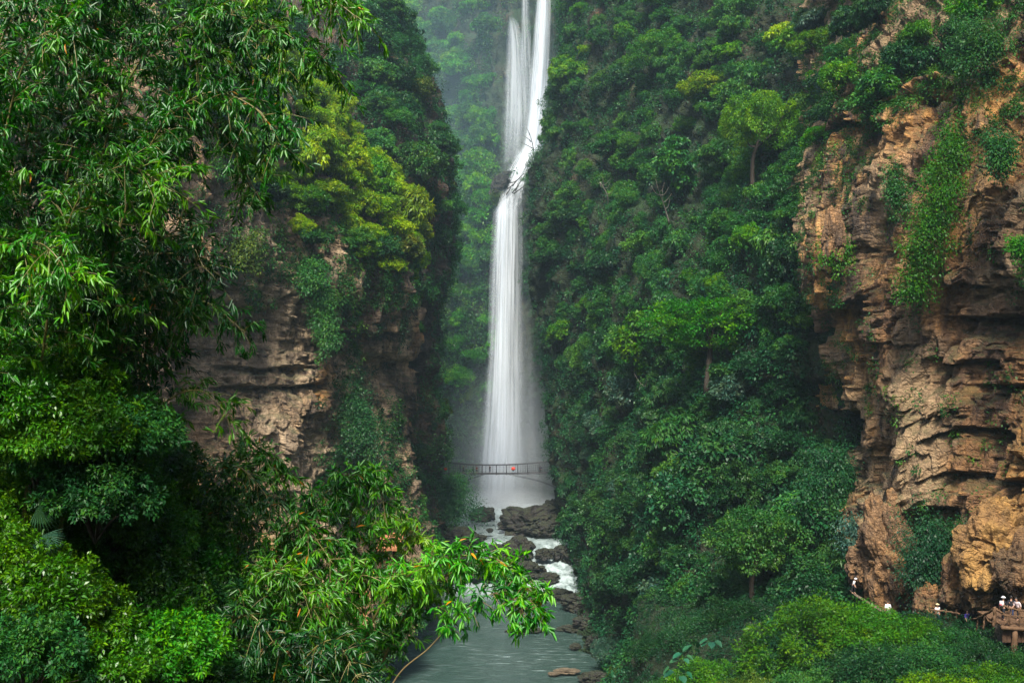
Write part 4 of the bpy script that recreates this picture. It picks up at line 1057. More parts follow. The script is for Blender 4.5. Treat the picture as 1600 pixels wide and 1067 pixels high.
def person(loc, face, height, shirt, trousers, hairkind, label, group=None, pose='walk', lean=0.0, extra=None, detail=True):
    """face: heading in radians (0 looks along -Y, towards the camera); body one continuous surface, clothes over it"""
    e = empty('person', loc); tag(e, label, 'person', group)
    s = height / 1.72
    st = .17 if pose == 'walk' else .02
    L = lean
    hip = np.array([0, 0, .92]); chest = np.array([0, -.02 - L * .35, 1.22 - L * .10]); neck = np.array([0, -.02 - L * .55, 1.45 - L * .22])
    head0 = neck + np.array([0, -.02, .08]); head1 = neck + np.array([0, -.03 - L * .10, .17]); head2 = neck + np.array([0, -.02 - L * .12, .25])
    V = [hip, chest, neck, head0, head1, head2]
    E_ = [(0, 1), (1, 2), (2, 3), (3, 4), (4, 5)]
    R = [(.14, .10), (.15, .105), (.055, .055), (.07, .08), (.082, .098), (.06, .07)]
    SH = []; LG = []
    for sd in (-1, 1):
        f = st * sd
        if pose == 'rail' : arm = [(.19, 0, .17), (.25, -.10, -.05), (.20, -.34, .00), (.17, -.42, .00)]
        else: arm = [(.19, 0, .17), (.24, .03 + f * .4, -.10), (.25, -.06 + f * .8, -.32), (.25, -.10 + f * .9, -.40)]
        a = [chest + np.array([x * sd, y, z]) for x, y, z in arm]
        i = len(V); V += a; R += [.058, .043, .032, .038]; E_ += [(1, i), (i, i + 1), (i + 1, i + 2), (i + 2, i + 3)]
        for k, (fx, fl) in enumerate(((-.022, .075), (-.008, .085), (.008, .08), (.021, .062), (-.035, .045))):
            q = len(V); tip = a[3] + (a[3] - a[2]) / np.linalg.norm(a[3] - a[2]) * fl + np.array([fx, fx * .3 - .01, 0]); V.append(tip); R.append(.010); E_.append((i + 3, q))
        SH.append((chest, a))
        leg = [np.array([.09 * sd, 0, .86]), np.array([.10 * sd, -f * .7 - .03, .48]), np.array([.10 * sd, f * .2 - f * .7, .09]), np.array([.11 * sd, f * .2 - f * .7 - .17, .035])]
        i = len(V); V += leg; R += [.088, .058, .042, .036]; E_ += [(0, i), (i, i + 1), (i + 1, i + 2), (i + 2, i + 3)]
        LG.append(leg)
    V = np.array(V) * s
    rot = Matrix.Rotation(face, 4, 'Z')
    def place(me, name, mat):
        me.transform(rot); o = obj(name, me, mat, e); return o
    place(skin_mesh('body', V, E_, [tuple(np.array(r) * s) if isinstance(r, tuple) else r * s for r in R], 0, 2 if detail else 1), 'body', M['skin'])
    # shirt
    sv = [np.array([0, 0, .90]), hip + (chest - hip) * .5, chest, neck - np.array([0, 0, .04])]
    se = [(0, 1), (1, 2), (2, 3)]; sr = [(.165, .125), (.16, .125), (.175, .13), (.075, .07)]
    for chest_, a in SH:
        i = len(sv); sv += [a[0], a[1], a[1] + (a[2] - a[1]) * .25]; sr += [.075, .066, .062]; se += [(2, i), (i, i + 1), (i + 1, i + 2)]
    place(skin_mesh('shirt', np.array(sv) * s, se, [tuple(np.array(r) * s) if isinstance(r, tuple) else r * s for r in sr]), 'shirt', M[shirt])
    tv = [np.array([0, 0, .96]), np.array([0, 0, .88])]; te = [(0, 1)]; tr = [(.15, .115), (.155, .12)]
    for leg in LG:
        i = len(tv); tv += [leg[0] - np.array([0, 0, .06]), leg[1], leg[2] + np.array([0, 0, .03])]; tr += [.10, .072, .058]; te += [(1, i), (i, i + 1), (i + 1, i + 2)]
    place(skin_mesh('trousers', np.array(tv) * s, te, [tuple(np.array(r) * s) if isinstance(r, tuple) else r * s for r in tr]), 'trousers', M[trousers])
    # hair: cap over the skull
    hc = (head1 + np.array([0, .015, .03])) * s
    def cap(name, rx, ry, rz, zmin, mat, brim=0.0):
        bm = bmesh.new(); bmesh.ops.create_uvsphere(bm, u_segments=18, v_segments=12, radius=1.0)
        bmesh.ops.delete(bm, geom=[v for v in bm.verts if v.co.z < zmin and not (name == 'hair' and v.co.y > .25 and v.co.z > -.75)], context='VERTS')
        for v in bm.verts: v.co = Vector((v.co.x * rx, v.co.y * ry, v.co.z * rz)) * s + Vector(hc)
        if brim:
            r0 = bmesh.ops.create_cone(bm, cap_ends=True, segments=24, radius1=brim * s, radius2=rx * .98 * s, depth=.05 * s)
            bmesh.ops.translate(bm, verts=r0['verts'], vec=Vector(hc) + Vector((0, 0, rz * zmin * s + .012 * s)))
        me = bpy.data.meshes.new(name); bm.to_mesh(me); bm.free()
        me.polygons.foreach_set('use_smooth', np.ones(len(me.polygons), dtype=bool))
        return place(me, name, mat)
    cap('hair', .099, .113, .125, .12, M['hair'])
    if hairkind in ('white_hat', 'straw_hat', 'red_hat'):
        cap('hat', .108, .122, .135, .30, M[{'white_hat': 'white_cloth', 'straw_hat': 'straw', 'red_hat': 'red'}[hairkind]], .19)
    # face: nose, eyes, ears, mouth
    mb = MB(); fc = head1 * s
    mb.tube(np.array([fc + np.array([0, -.095, .02]) * s, fc + np.array([0, -.118, -.022]) * s, fc + np.array([0, -.095, -.035]) * s]), np.array([.008, .016, .010]) * s, 6)
    me = mb.mesh('nose'); place(me, 'nose', M['skin'])
    for sd in (-1, 1):
        mb = MB(); mb.tube(np.array([fc + np.array([sd * .03, -.086, .018]) * s, fc + np.array([sd * .03, -.100, .018]) * s]), np.array([.010, .008]) * s, 8); place(mb.mesh('eye'), 'eye', M['black_cloth'])
        mb = MB(); mb.tube(np.array([fc + np.array([sd * .083, .0, .025]) * s, fc + np.array([sd * .095, .008, .0]) * s, fc + np.array([sd * .083, 0, -.03]) * s]), np.array([.012, .018, .010]) * s, 6); place(mb.mesh('ear'), 'ear', M['skin'])
    mb = MB(); mb.tube(np.array([fc + np.array([-.022, -.092, -.062]) * s, fc + np.array([0, -.100, -.064]) * s, fc + np.array([.022, -.092, -.062]) * s]), .005 * s, 6); place(mb.mesh('mouth'), 'mouth', M['pinkred'])
    if extra: extra(e, rot, s, chest, neck)
    return e

def back_bag(mat, patch=None):
    def f(e, rot, s, chest, neck):
        bm = bmesh.new(); bmesh.ops.create_cube(bm, size=1)
        bmesh.ops.scale(bm, vec=(.30 * s, .16 * s, .40 * s), verts=bm.verts)
        bmesh.ops.bevel(bm, geom=bm.edges[:], offset=.04 * s, segments=3, affect='EDGES')
        bmesh.ops.translate(bm, vec=Vector(chest * s) + Vector((0, .20 * s, .02 * s)), verts=bm.verts)
        me = bpy.data.meshes.new('backpack'); bm.to_mesh(me); bm.free(); me.transform(rot)
        b = obj('backpack', me, M[mat]); b.location = e.location
        tag(b, 'white backpack with pink pocket worn by the person in the white hat', 'backpack')
        mb = MB(); mb.box(np.array(chest * s) + np.array([.02 * s, .285 * s, -.05 * s]), (.2 * s, .03 * s, .16 * s)); mp = mb.mesh('pocket'); mp.transform(rot); obj('pocket', mp, M['pinkred'], b)
    return f
PB = 'people crossing the footbridge'
def bridge_person(px, h, *a, **k):
    p = P(px, 739, YB); p[2] = P(px, 739, YB)[2] + .09
    return person(p, a[0], h, *a[1:], group=PB, detail=False, **k)
bridge_person(724, 1.75, 1.57, 'black_cloth', 'black_cloth', 'hair', 'person in black walking on the footbridge left of the falls')
bridge_person(728.5, 1.62, 1.2, 'grey_cloth', 'navy_cloth', 'hair', 'person in grey walking behind the one in black on the footbridge')
bridge_person(745, 1.65, .4, 'maroon_cloth', 'black_cloth', 'hair', 'person in dark red top on the footbridge at the edge of the falls')
bridge_person(765.5, 1.78, 0.0, 'black_cloth', 'navy_cloth', 'red_hat', 'person in black with reddish hat on the footbridge before the falls', pose='rail')
bridge_person(845, 1.7, 2.6, 'navy_cloth', 'black_cloth', 'hair', 'person in navy on the footbridge near the wooded slope')
bridge_person(860, 1.65, -1.5, 'grey_cloth', 'black_cloth', 'hair', 'person in grey at the wooded end of the footbridge')

PW = 'people on the cliff path'
def at(px, head_py, Y, h):
    p = P(px, head_py, Y); p[2] -= h; return p
person(at(1388, 939, 95, 1.55), 2.9, 1.6, 'white_cloth', 'grey_cloth', 'hair', 'person in white shirt bending forward with back turned on the cliff path', PW, 'walk', .9)
person(at(1464.5, 943, 92, 1.66), 0.2, 1.66, 'white_cloth', 'navy_cloth', 'straw_hat', 'person in straw hat and white shirt behind the path handrail', PW, 'walk')
person(at(1511, 952.5, 90, 1.64), 0.3, 1.64, 'purple_cloth', 'black_cloth', 'hair', 'person in purple shirt at the foot of the wooden stairs', PW, 'walk')
person(at(1521, 952, 91, 1.66), -.6, 1.66, 'black_cloth', 'black_cloth', 'hair', 'person in black close behind the one in purple', PW, 'walk')
person(at(1567, 932, 80, 1.7), 2.2, 1.7, 'black_cloth', 'black_cloth', 'white_hat', 'person in black with white hat standing on the wooden platform', PW, 'walk', .05, back_bag('white_cloth'))
person(at(1580, 931, 81.5, 1.72), 2.8, 1.72, 'black_cloth', 'navy_cloth', 'hair', 'dark clothed person with black hair behind the white hatted one', PW, 'walk')
person(at(1591, 932, 80, 1.7), -1.2, 1.7, 'pink_cloth', 'black_cloth', 'hair', 'person in pale pink top at the end of the wooden platform', PW, 'walk', .25)
person(at(1333, 902, 104, 1.5), .8, 1.55, 'white_cloth', 'black_cloth', 'white_hat', 'distant person in white at the foot of the orange knob', PW, 'walk', .4)

# ------------------------------------------------------------------ boardwalk
bw = empty('boardwalk', P(1575, 985, 80)); tag(bw, 'rustic wooden platform on posts at the foot of the orange cliff', 'boardwalk')
O = np.array(bw.location)
zt = at(1567, 932, 80, 1.7)[2] - .01
mb = MB()
for k in range(34):
    mb.box(np.array([P(1552, 985, 80)[0] + .15 + k * .29, 80.6, zt - .06]) - O, (.275, 4.4, .09))
mb.build('deck', M['wood'], bw, False)
mb = MB(); mb.tube(spline([np.array([34.9, 78.4, zt - .12]), np.array([38.5, 78.3, zt - .30]), np.array([45, 78.2, zt - .35])], 16) - O, .15, 8); mb.build('edge_log', M['wood'], bw)
mb = MB()
for k in range(22): mb.box(np.array([35.3 + k * .34, 78.75, zt - .75]) - O, (.30, .10, 1.0))
mb.build('skirting', M['wood_dark'], bw, False)
for x in (35.9, 40.2):
    mb = MB(); zz_ = np.linspace(zt - .2, zt - 6.5, 10)
    mb.tube(np.stack([x + .05 * np.sin(zz_ * 2), np.full(10, 78.5), zz_], -1) - O, .22 + .04 * np.sin(zz_ * 5), 8); mb.build('post', M['wood'], bw)
rl = empty('railing', P(1575, 960, 78.4)); tag(rl, 'crooked log railing along the wooden platform and down the stairs', 'railing')
O = np.array(rl.location)
def log(pts, r, name='rail', k=7):
    mb = MB(); q = spline(pts, 12); q = q + .03 * np.stack([np.sin(np.arange(12) * 1.7), np.cos(np.arange(12) * 1.3), np.sin(np.arange(12) * 2.1)], -1)
    mb.tube(q - O, np.linspace(r, r * .85, 12), k); mb.build(name, M['wood'], rl)
Yr = 78.4
def rp(px, py, Y=Yr): return P(px, py, Y)
log([rp(1567, 946), rp(1582, 951), rp(1604, 954), rp(1640, 957)], .075)
log([rp(1566, 960), rp(1585, 962), rp(1640, 966)], .055)
for px in (1576, 1592, 1608, 1626): log([rp(px, 949), rp(px + 1, 976)], .075, 'baluster')
log([rp(1553.5, 948), rp(1554, 962), rp(1553, 979)], .13, 'newel_post')
log([rp(1556, 951), rp(1562, 955), rp(1566, 957)], .09)
for a, b in (((1567, 957), (1580, 975)), ((1580, 957), (1570, 976)), ((1592, 958), (1604, 976))): log([rp(*a), rp(*b)], .045, 'brace')
log([rp(1553, 951), rp(1540, 959, 80), rp(1528, 965, 81.5), rp(1520, 968, 83)], .085)
log([rp(1553, 964), rp(1540, 974, 80), rp(1532, 980, 81.5)], .075)
log([rp(1552, 972), rp(1545, 970, 79), rp(1540, 962, 80)], .06, 'brace')
log([rp(1540, 959, 80), rp(1538, 970, 80), rp(1537, 982, 80)], .08, 'baluster')
log([rp(1527, 965, 82), rp(1526, 985, 82)], .075, 'baluster')
pr = empty('handrail', P(1470, 955, 91)); tag(pr, 'pale log handrail beside the cliff path left of the stairs', 'railing')
O = np.array(pr.location); rl_keep = rl; rl = pr
log([P(1455, 952.5, 91.5), P(1480, 955, 91), P(1500, 958.5, 90)], .09)
for px in (1462, 1478, 1494): log([P(px, 952, 91), P(px + .6, 975, 91)], .08, 'baluster')
rl = rl_keep
# path behind
mb = MB()
pth = spline([P(1330, 965, 104) , P(1400, 968, 95), P(1470, 969, 92), P(1515, 971, 90.5), P(1550, 968, 84), P(1570, 975, 82)], 40)
pz = np.array([at(1388, 939, 95, 1.55)[2], at(1511, 952.5, 90, 1.64)[2]])
V = []; 
for i, c in enumerate(pth):
    V += [c + np.array([.1, -1.0, 0]), c + np.array([.3, 1.6, 0])]
V = np.array(V); V[:, 2] = np.interp(np.repeat(np.arange(40), 2), [0, 12, 28, 33, 39], [at(1333, 902, 104, 1.5)[2], pz[0], pz[1], pz[1], zt]) - .02
Q = [[2 * i, 2 * i + 2, 2 * i + 3, 2 * i + 1] for i in range(39)]
me = bpy.data.meshes.new('path'); me.from_pydata(V.tolist(), [], Q)
tag(obj('path', me, M['boulder_tan']), kind='structure')

# orange roof edge glimpsed through the bamboo
hr = empty('shelter', P(600, 850, 60)); tag(hr, 'small shelter with orange tiled eaves glimpsed through the bamboo', 'shelter')
O = np.array(hr.location); mb = MB()
def roof(a, b, dy, dz):
    A_, B2 = np.array(a), np.array(b); V = np.array([A_, B2, B2 + [.0, dy, dz], A_ + [0, dy, dz]]); V = np.vstack([V, V - np.array([0, 0, .16])])
    mb.add(V - O, [[0, 1, 2, 3], [7, 6, 5, 4], [0, 4, 5, 1], [1, 5, 6, 2], [2, 6, 7, 3], [3, 7, 4, 0]])
roof(P(588, 856, 60), P(620, 856, 60), 2.2, .35); roof(P(606, 848, 62.5), P(627, 850, 62.5), 1.5, .35)
mb.build('roof', M['roof_tile'], hr, False)
mb = MB()
for px in (592, 616): mb.tube(np.array([P(px, 856.5, 60.6), P(px, 930, 60.6)]) - O, .09, 8)
mb.build('post', M['wood_dark'], hr)

# ------------------------------------------------------------------ bushes on the near terrace
def bush_mesh(seed, leaf, n_sub=150, k=60, flat=.75):
    r = np.random.default_rng(seed)
    sd = rdir(n_sub, r); sd[:, 2] = np.abs(sd[:, 2]) - .15; sd = unit(sd)
    sc = sd * np.array([1, 1, flat]) * r.uniform(.55, 1.15, (n_sub, 1)); sr = r.uniform(.09, .22, n_sub)
    dd = unit(rdir(n_sub * k, r) + .6 * np.repeat(sd, k, 0))
    p = np.repeat(sc, k, 0) + dd * (np.repeat(sr, k) * r.uniform(.4, 1.1, n_sub * k))[:, None]
    d = dd + .7 * rdir(n_sub * k, r) + np.array([0, 0, -.3]); nr = unit(.5 * dd + np.array([0, 0, .7]) + .5 * rdir(n_sub * k, r))
    Ls = leaf * r.uniform(.6, 1.35, n_sub * k)
    tt = np.clip(np.repeat(r.uniform(.15, .75, n_sub), k) + r.normal(0, .14, n_sub * k), 0, .92)
    V, Fq, t = leaf_diamond(p, d, nr, Ls, Ls * r.uniform(.32, .52, n_sub * k), tt)
    V[:, 2] += .55
    return mesh_np('foliage', V, Fq, tint=t)
def stems_mesh(seed):
    r = np.random.default_rng(seed); mb = MB()
    for j in range(9):
        d = unit(np.array([r.normal(), r.normal(), 1.0 + r.uniform()])); mb.tube(spline([(0, 0, -.4), d * .5 + r.normal(0, .05, 3), d * r.uniform(.9, 1.2)], 7), np.linspace(.03, .008, 7), 5)
    return mb.mesh('stem')
BUSH = [(bush_mesh(300 + k, .055, 170, 85), stems_mesh(310 + k)) for k in range(3)]
SHRUB = [(bush_mesh(330 + k, .088, 190, 56, .8), stems_mesh(340 + k)) for k in range(4)]
for a, b in BUSH + SHRUB: a.materials.append(FOL['mid green']); b.materials.append(M['bark'])
def put_bush(pos, size, kinds, mat, label, group, rng, name='bush', zs=1.0):
    a, b = kinds[rng.integers(0, len(kinds))]
    e = empty(name, pos); e.scale = (size, size, size * zs); e.rotation_euler = (rng.normal(0, .12), rng.normal(0, .12), rng.uniform(0, 6.28))
    c = bpy.data.objects.new('foliage', a); link(c, e); c.material_slots[0].link = 'OBJECT'; c.material_slots[0].material = mat
    link(bpy.data.objects.new('stem', b), e)
    tag(e, label, 'bush', group); return e
BT = 'bushes on the terrace below the boardwalk'
rng = np.random.default_rng(55)
big = [((1285, 985, 84), 5.0, 'bright green', 'largest rounded bush on the terrace below the leaning orange rock'),
       ((1365, 985, 82), 3.6, 'bright green', 'rounded bush beside the largest one on the terrace'),
       ((1425, 992, 82), 3.0, 'bright green', 'bright bush under the white shirted walkers'),
       ((1490, 1012, 80), 2.8, 'mid green', 'bush below the person in purple'),
       ((1540, 1030, 76), 2.4, 'dark green', 'dark bush against the platform post'),
       ((1450, 1045, 74), 3.2, 'mid green', 'mid green bush in the middle of the terrace'),
       ((1360, 1050, 74), 3.4, 'dark green', 'dark low bush in front of the largest bush'),
       ((1540, 1070, 70), 2.6, 'bright green', 'bright bush at the bottom corner under the platform'),
       ((1600, 1050, 71), 2.2, 'mid green', 'bush beside the void under the platform'),
       ((1470, 1090, 66), 3.0, 'yellow-green', 'yellowish bush at the bottom edge below the platform'),
       ((1230, 1030, 84), 3.4, 'dark green', 'dark bush behind the big-leaved plants'),
       ((1270, 1080, 74), 3.0, 'mid green', 'broad bush at the bottom edge below the largest bush'),
       ((1180, 1080, 80), 2.6, 'olive green', 'olive bush at the bottom edge beside the big-leaved plants'),
       ((1110, 1060, 90), 3.2, 'bright green', 'bright creeping bush rising behind the big-leaved plants'),
       ((1370, 1110, 66), 3.0, 'mid green', 'bush cut by the bottom edge below the dark low bush'),
       ((1050, 1080, 95), 2.4, 'mid green', 'bush on the lip of the near riverbank'),
       ((1030, 1010, 118), 3.0, 'dark green', 'dark bush above the river by the near bank'),
       ((1090, 985, 110), 3.2, 'dark green', 'dark bush under the slope trees above the big leaves'),
       ((1160, 960, 108), 3.4, 'dark green', 'dark bush in the shade behind the largest terrace bush'),
       ((1600, 1100, 62), 2.6, 'bright green', 'brightest bush in the bottom corner of the terrace'),
       ((985, 1050, 150), 2.6, 'olive green', 'olive bush overhanging the dark brown bank rock'),
       ((955, 1010, 165), 2.8, 'grey-green', 'grey green bush trailing towards the river')]
for (q, s, c, lab) in big:
    p = P(*q); put_bush(p - np.array([0, 0, s * .75]), s, BUSH, FOL[c], lab, BT, rng, zs=.85)
cover('undergrowth', G, lambda px, py, p: np.ones_like(px) * (px > 960), 3200, 50, .55, .17, FOL['dark green'], rng, 'low green plants covering the terrace below the boardwalk')

# big-leaved plants
def taro(pos, n, size, label, seed, rng):
    r = np.random.default_rng(seed); e = empty('taro_plant', pos); tag(e, label, 'plant', 'big-leaved plants on the terrace')
    for k in range(n):
        a = r.uniform(0, 6.28); h = r.uniform(.35, 1.1) * size; rad = r.uniform(.3, 1.0) * size
        tip = np.array([math.cos(a) * rad, math.sin(a) * rad - .3, h])
        mb = MB(); mb.tube(spline([(0, 0, -.2), tip * np.array([.35, .35, .7]), tip], 8), np.linspace(.04, .018, 8) * size, 6); mb.build('stalk', M['stalk'], e)
        # heart-shaped blade, domed and drooping
        nu_, nv_ = 9, 13; Ln = r.uniform(.8, 1.2) * size
        d = unit(np.array([math.cos(a), math.sin(a) - .5, -.45 + r.normal(0, .2)])); s_ = unit(np.cross(d, (0, 0, 1))); nn_ = np.cross(s_, d)
        vv = np.linspace(0, 1, nv_); V = []
        for v_ in vv:
            w = .42 * Ln * (math.sin(math.pi * min(1, v_ * .92 + .12)) ** .75) * (1.05 - .45 * v_)
            for u_ in np.linspace(-1, 1, nu_):
                V.append(tip + d * (v_ - .22) * Ln + s_ * u_ * w + nn_ * (.10 * abs(u_) * Ln * .6 - .25 * v_ * v_ * Ln + .012 * Ln * math.sin(u_ * 14 + v_ * 9)))
        idx = np.arange(nu_ * nv_).reshape(nv_, nu_); Fq = np.stack([idx[:-1, :-1], idx[:-1, 1:], idx[1:, 1:], idx[1:, :-1]], -1).reshape(-1, 4)
        obj('leaf', mesh_np('leaf', np.array(V), Fq, tint=np.full(nu_ * nv_, r.uniform(.2, .8)), smooth=True), M['taro_leaf'], e)
taro(P(1065, 1035, 86), 7, .72, 'big-leaved plant on the lip of the riverbank', 1, rng)
taro(P(1085, 1020, 88), 7, .72, 'big-leaved plant in the middle of its patch', 2, rng)
taro(P(1112, 1010, 90), 6, .72, 'big-leaved plant nearest the shaded trees', 3, rng)
taro(P(1058, 1060, 82), 5, .8, 'lowest big-leaved plant with one wide blade', 4, rng)
taro(P(1220, 985, 88), 6, .8, 'tall big-leaved plant beside the largest terrace bush', 5, rng)
taro(P(1200, 1010, 86), 5, .68, 'shorter big-leaved plant beside the largest terrace bush', 6, rng)

# ------------------------------------------------------------------ near bank shrubs, left
BS = 'shrubs on the overgrown near bank'
rng = np.random.default_rng(77)
near = []
spots = [(95, 745, 16, .5), (165, 735, 17, .55), (55, 735, 15.7, .5), (200, 790, 18, .6), (235, 850, 19, .7), (255, 745, 21, .65), (175, 820, 17.5, .5), (60, 700, 15.5, .6), (120, 680, 16, .7), (190, 700, 16.5, .7), (150, 780, 16, .65), (90, 610, 16.5, .7), (30, 640, 15.5, .6), (30, 560, 20, .75), (110, 520, 22, .85), (60, 640, 19, .8), (150, 640, 21, .85), (-10, 720, 17, .8), (90, 740, 18, .6), (180, 740, 20, .8), (20, 800, 16, .6),
         (250, 800, 21, .8), (180, 860, 18.5, .75), (110, 880, 17, .5), (40, 930, 15, .65), (120, 980, 15.5, .6), (220, 950, 17.5, .75), (290, 900, 20, .8), (40, 1040, 14, .6), (150, 1060, 15, .65), (270, 1030, 16.5, .7), (330, 980, 19, .75), (350, 1070, 18, .7), (300, 860, 23, .8), (40, 430, 24, .9), (-20, 500, 22, .9), (430, 1060, 20, .8), (380, 1000, 23, .85), (70, 830, 18, .55), (-30, 620, 18, .7), (-20, 880, 15, .6), (480, 1070, 24, .9)]
cols = ['shrub_leaf', 'dark green', 'mid green', 'bright green']
cw = {'shrub_leaf': 'glossy green', 'dark green': 'dark green', 'mid green': 'mid green', 'bright green': 'bright green'}
bk = {}
for i, (px, py, Y, s) in enumerate(spots):
    c = pick(rng, {'shrub_leaf': .55, 'mid green': .25, 'bright green': .2})
    if (px, py) in ((270, 1030), (20, 800), (-10, 720)): c = 'bright green'
    z = 'under the tall bamboo' if py < 600 else 'beside the fan palm' if px < 160 and 600 <= py < 900 else 'above the low bamboo' if py < 900 else 'at the bottom edge of the near bank'
    z = z + (' close to the picture edge' if px < 70 else '')
    e = put_bush(P(px, py, Y) - np.array([0, 0, s * .55]), s * 1.15, SHRUB, M[c] if c in M else FOL[c], None, BS, rng, 'shrub')
    bk.setdefault((c, z), []).append((e, px))
for (c, z), es in bk.items():
    es.sort(key=lambda t: t[1])
    for k, (e, px) in enumerate(es):
        e['label'] = f"{cw[c]} shrub {z}" + ('' if len(es) == 1 else f", {ORD[k]} from the left")
cover('undergrowth', H, lambda px, py, p: np.ones_like(px), 2600, 60, .45, .09, M['shrub_leaf'], rng, 'tangled small leaved undergrowth covering the near bank', .4)

# fan palm leaf
def fan_leaf(pos, R, facing, tilt, label, seed, col, roll=0.0):
    e = empty('fan_palm', pos); tag(e, label, 'palm')
    n_ = 22; rr_ = np.random.default_rng(seed); V = []; Fq = []
    for k in range(n_):
        a0 = math.radians(-78 + 156 * k / n_); a1 = math.radians(-78 + 156 * (k + 1) / n_); am = (a0 + a1) / 2; Lr = R * (.86 + .14 * math.cos(am)) * rr_.uniform(.92, 1.02)
        i = len(V); 
        V += [(0, 0, 0), (math.sin(a0) * Lr * .62, .0, -math.cos(a0) * Lr * .62), (math.sin(am) * Lr, .05 * R, -math.cos(am) * Lr), (math.sin(a1) * Lr * .62, 0, -math.cos(a1) * Lr * .62), (math.sin(am) * Lr * .7, -.05 * R, -math.cos(am) * Lr * .7)]
        Fq += [[i, i + 1, i + 4, i + 4], [i, i + 4, i + 3, i + 3], [i + 1, i + 2, i + 4, i + 4], [i + 4, i + 2, i + 3, i + 3]]
    me = bpy.data.meshes.new('blade'); me.from_pydata(V, [], [f[:3] for f in Fq]); at_ = me.attributes.new('tint', 'FLOAT', 'POINT'); at_.data.foreach_set('value', np.clip(rr_.normal(col, .1, len(V)), 0, .9).astype(np.float32))
    o = obj('blade', me, M['fan_leaf'], e); o.rotation_euler = (tilt, roll, facing)
    mb = MB(); mb.tube(spline([(0, 0, 0), (-.08 * R, .4 * R, .15 * R), (-.2 * R, 1.3 * R, -.6 * R)], 8), np.linspace(.012, .02, 8), 6); mb.build('stalk', M['stalk'], e)
fan_leaf(P(66, 836, 15.1), .33, .35, -.30, 'pale grey green fan palm blade facing the viewer in the near shrubs', 3, .55, -.55)
fan_leaf(P(60, 790, 15.3), .42, .9, -.55, 'olive fan palm blade drooping above the pale one', 4, .12, -.8)

# ------------------------------------------------------------------ bamboo
def bamboo(ctrl, label, group, seed, t0=.3, r0=.035, bl=(.5, 1.1), per=3, node=.26, leafL=(.10, .18), mat='bamboo_leaf', culm='culm', dens=1.0, name='bamboo', accent=.002):
    rng = np.random.default_rng(seed)
    C_ = np.array([P(*q) for q in ctrl]); root = C_[0].copy()
    n = 90; path = spline(C_, n)
    seg = np.concatenate([[0], np.cumsum(np.linalg.norm(np.diff(path, axis=0), axis=1))]); tot = seg[-1]
    e = empty(name, root); tag(e, label, 'bamboo', group)
    mb = MB(); rad = r0 * (1 - .82 * seg / tot)
    knots = (np.sin(seg / .30 * math.pi) ** 40) * .18 + 1
    mb.tube(path - root, rad * knots, 8)
    Bs, Ds, Ns, Ls, Ts = [], [], [], [], []
    s = t0 * tot
    while s < tot:
        f = s / tot; i = min(np.searchsorted(seg, s), n - 1)
        o_ = path[i]; tdir = unit(path[min(i + 1, n - 1)] - path[max(i - 1, 0)])
        nb = per if f < .93 else per + 1
        shade = .42 + .22 * rng.normal()
        for b in range(nb):
            a = rdir(1, rng)[0]; a = a - tdir * np.dot(a, tdir) * .4
            d0 = unit(a + tdir * .55 + np.array([0, 0, .12]))
            L = rng.uniform(*bl) * (1.0 - .45 * f)
            m_ = max(4, int(L / .085)); tt = np.linspace(0, 1, m_ + 1)
            bp = o_ + d0 * L * tt[:, None] + np.array([0, 0, -1.0]) * (.30 * L * tt ** 2.0)[:, None]
            mb.tube(bp[::max(1, m_ // 4)] - root, np.linspace(.007, .003, len(bp[::max(1, m_ // 4)])), 4)
            bd = unit(np.gradient(bp, axis=0))
            for j in range(1, m_ + 1):
                if rng.uniform() > dens * .92: continue
                k = rng.integers(4, 8)
                side = rdir(1, rng)[0] * .95
                ld = unit(bd[j] * .7 + side + np.array([0, 0, -.12]))
                lp = bp[j] + rng.normal(0, .012, (k, 3)) + ld * np.linspace(.0, .10, k)[:, None]
                dd = unit(ld * .95 + .8 * rdir(k, rng) + np.array([0, 0, -.42]))
                Bs.append(lp); Ds.append(dd); Ns.append(unit(np.array([0, -.25, 1.0]) + .55 * rdir(k, rng)))
                Ls.append(rng.uniform(*leafL, k)); tv = np.clip(rng.normal(shade, .2, k), 0, .88); tv[rng.uniform(size=k) < accent] = 1.0; Ts.append(tv)
        s += node * rng.uniform(.8, 1.2)
    p = np.vstack(Bs); L = np.concatenate(Ls)
    V, Fq, t = leaf_lance(p - root, np.vstack(Ds), np.vstack(Ns), L, L * rng.uniform(.18, .26, len(L)), np.concatenate(Ts))
    obj('foliage', mesh_np('foliage', V, Fq, tint=t), M[mat], e)
    mb.build('culm', M[culm], e)
    return e, len(L)

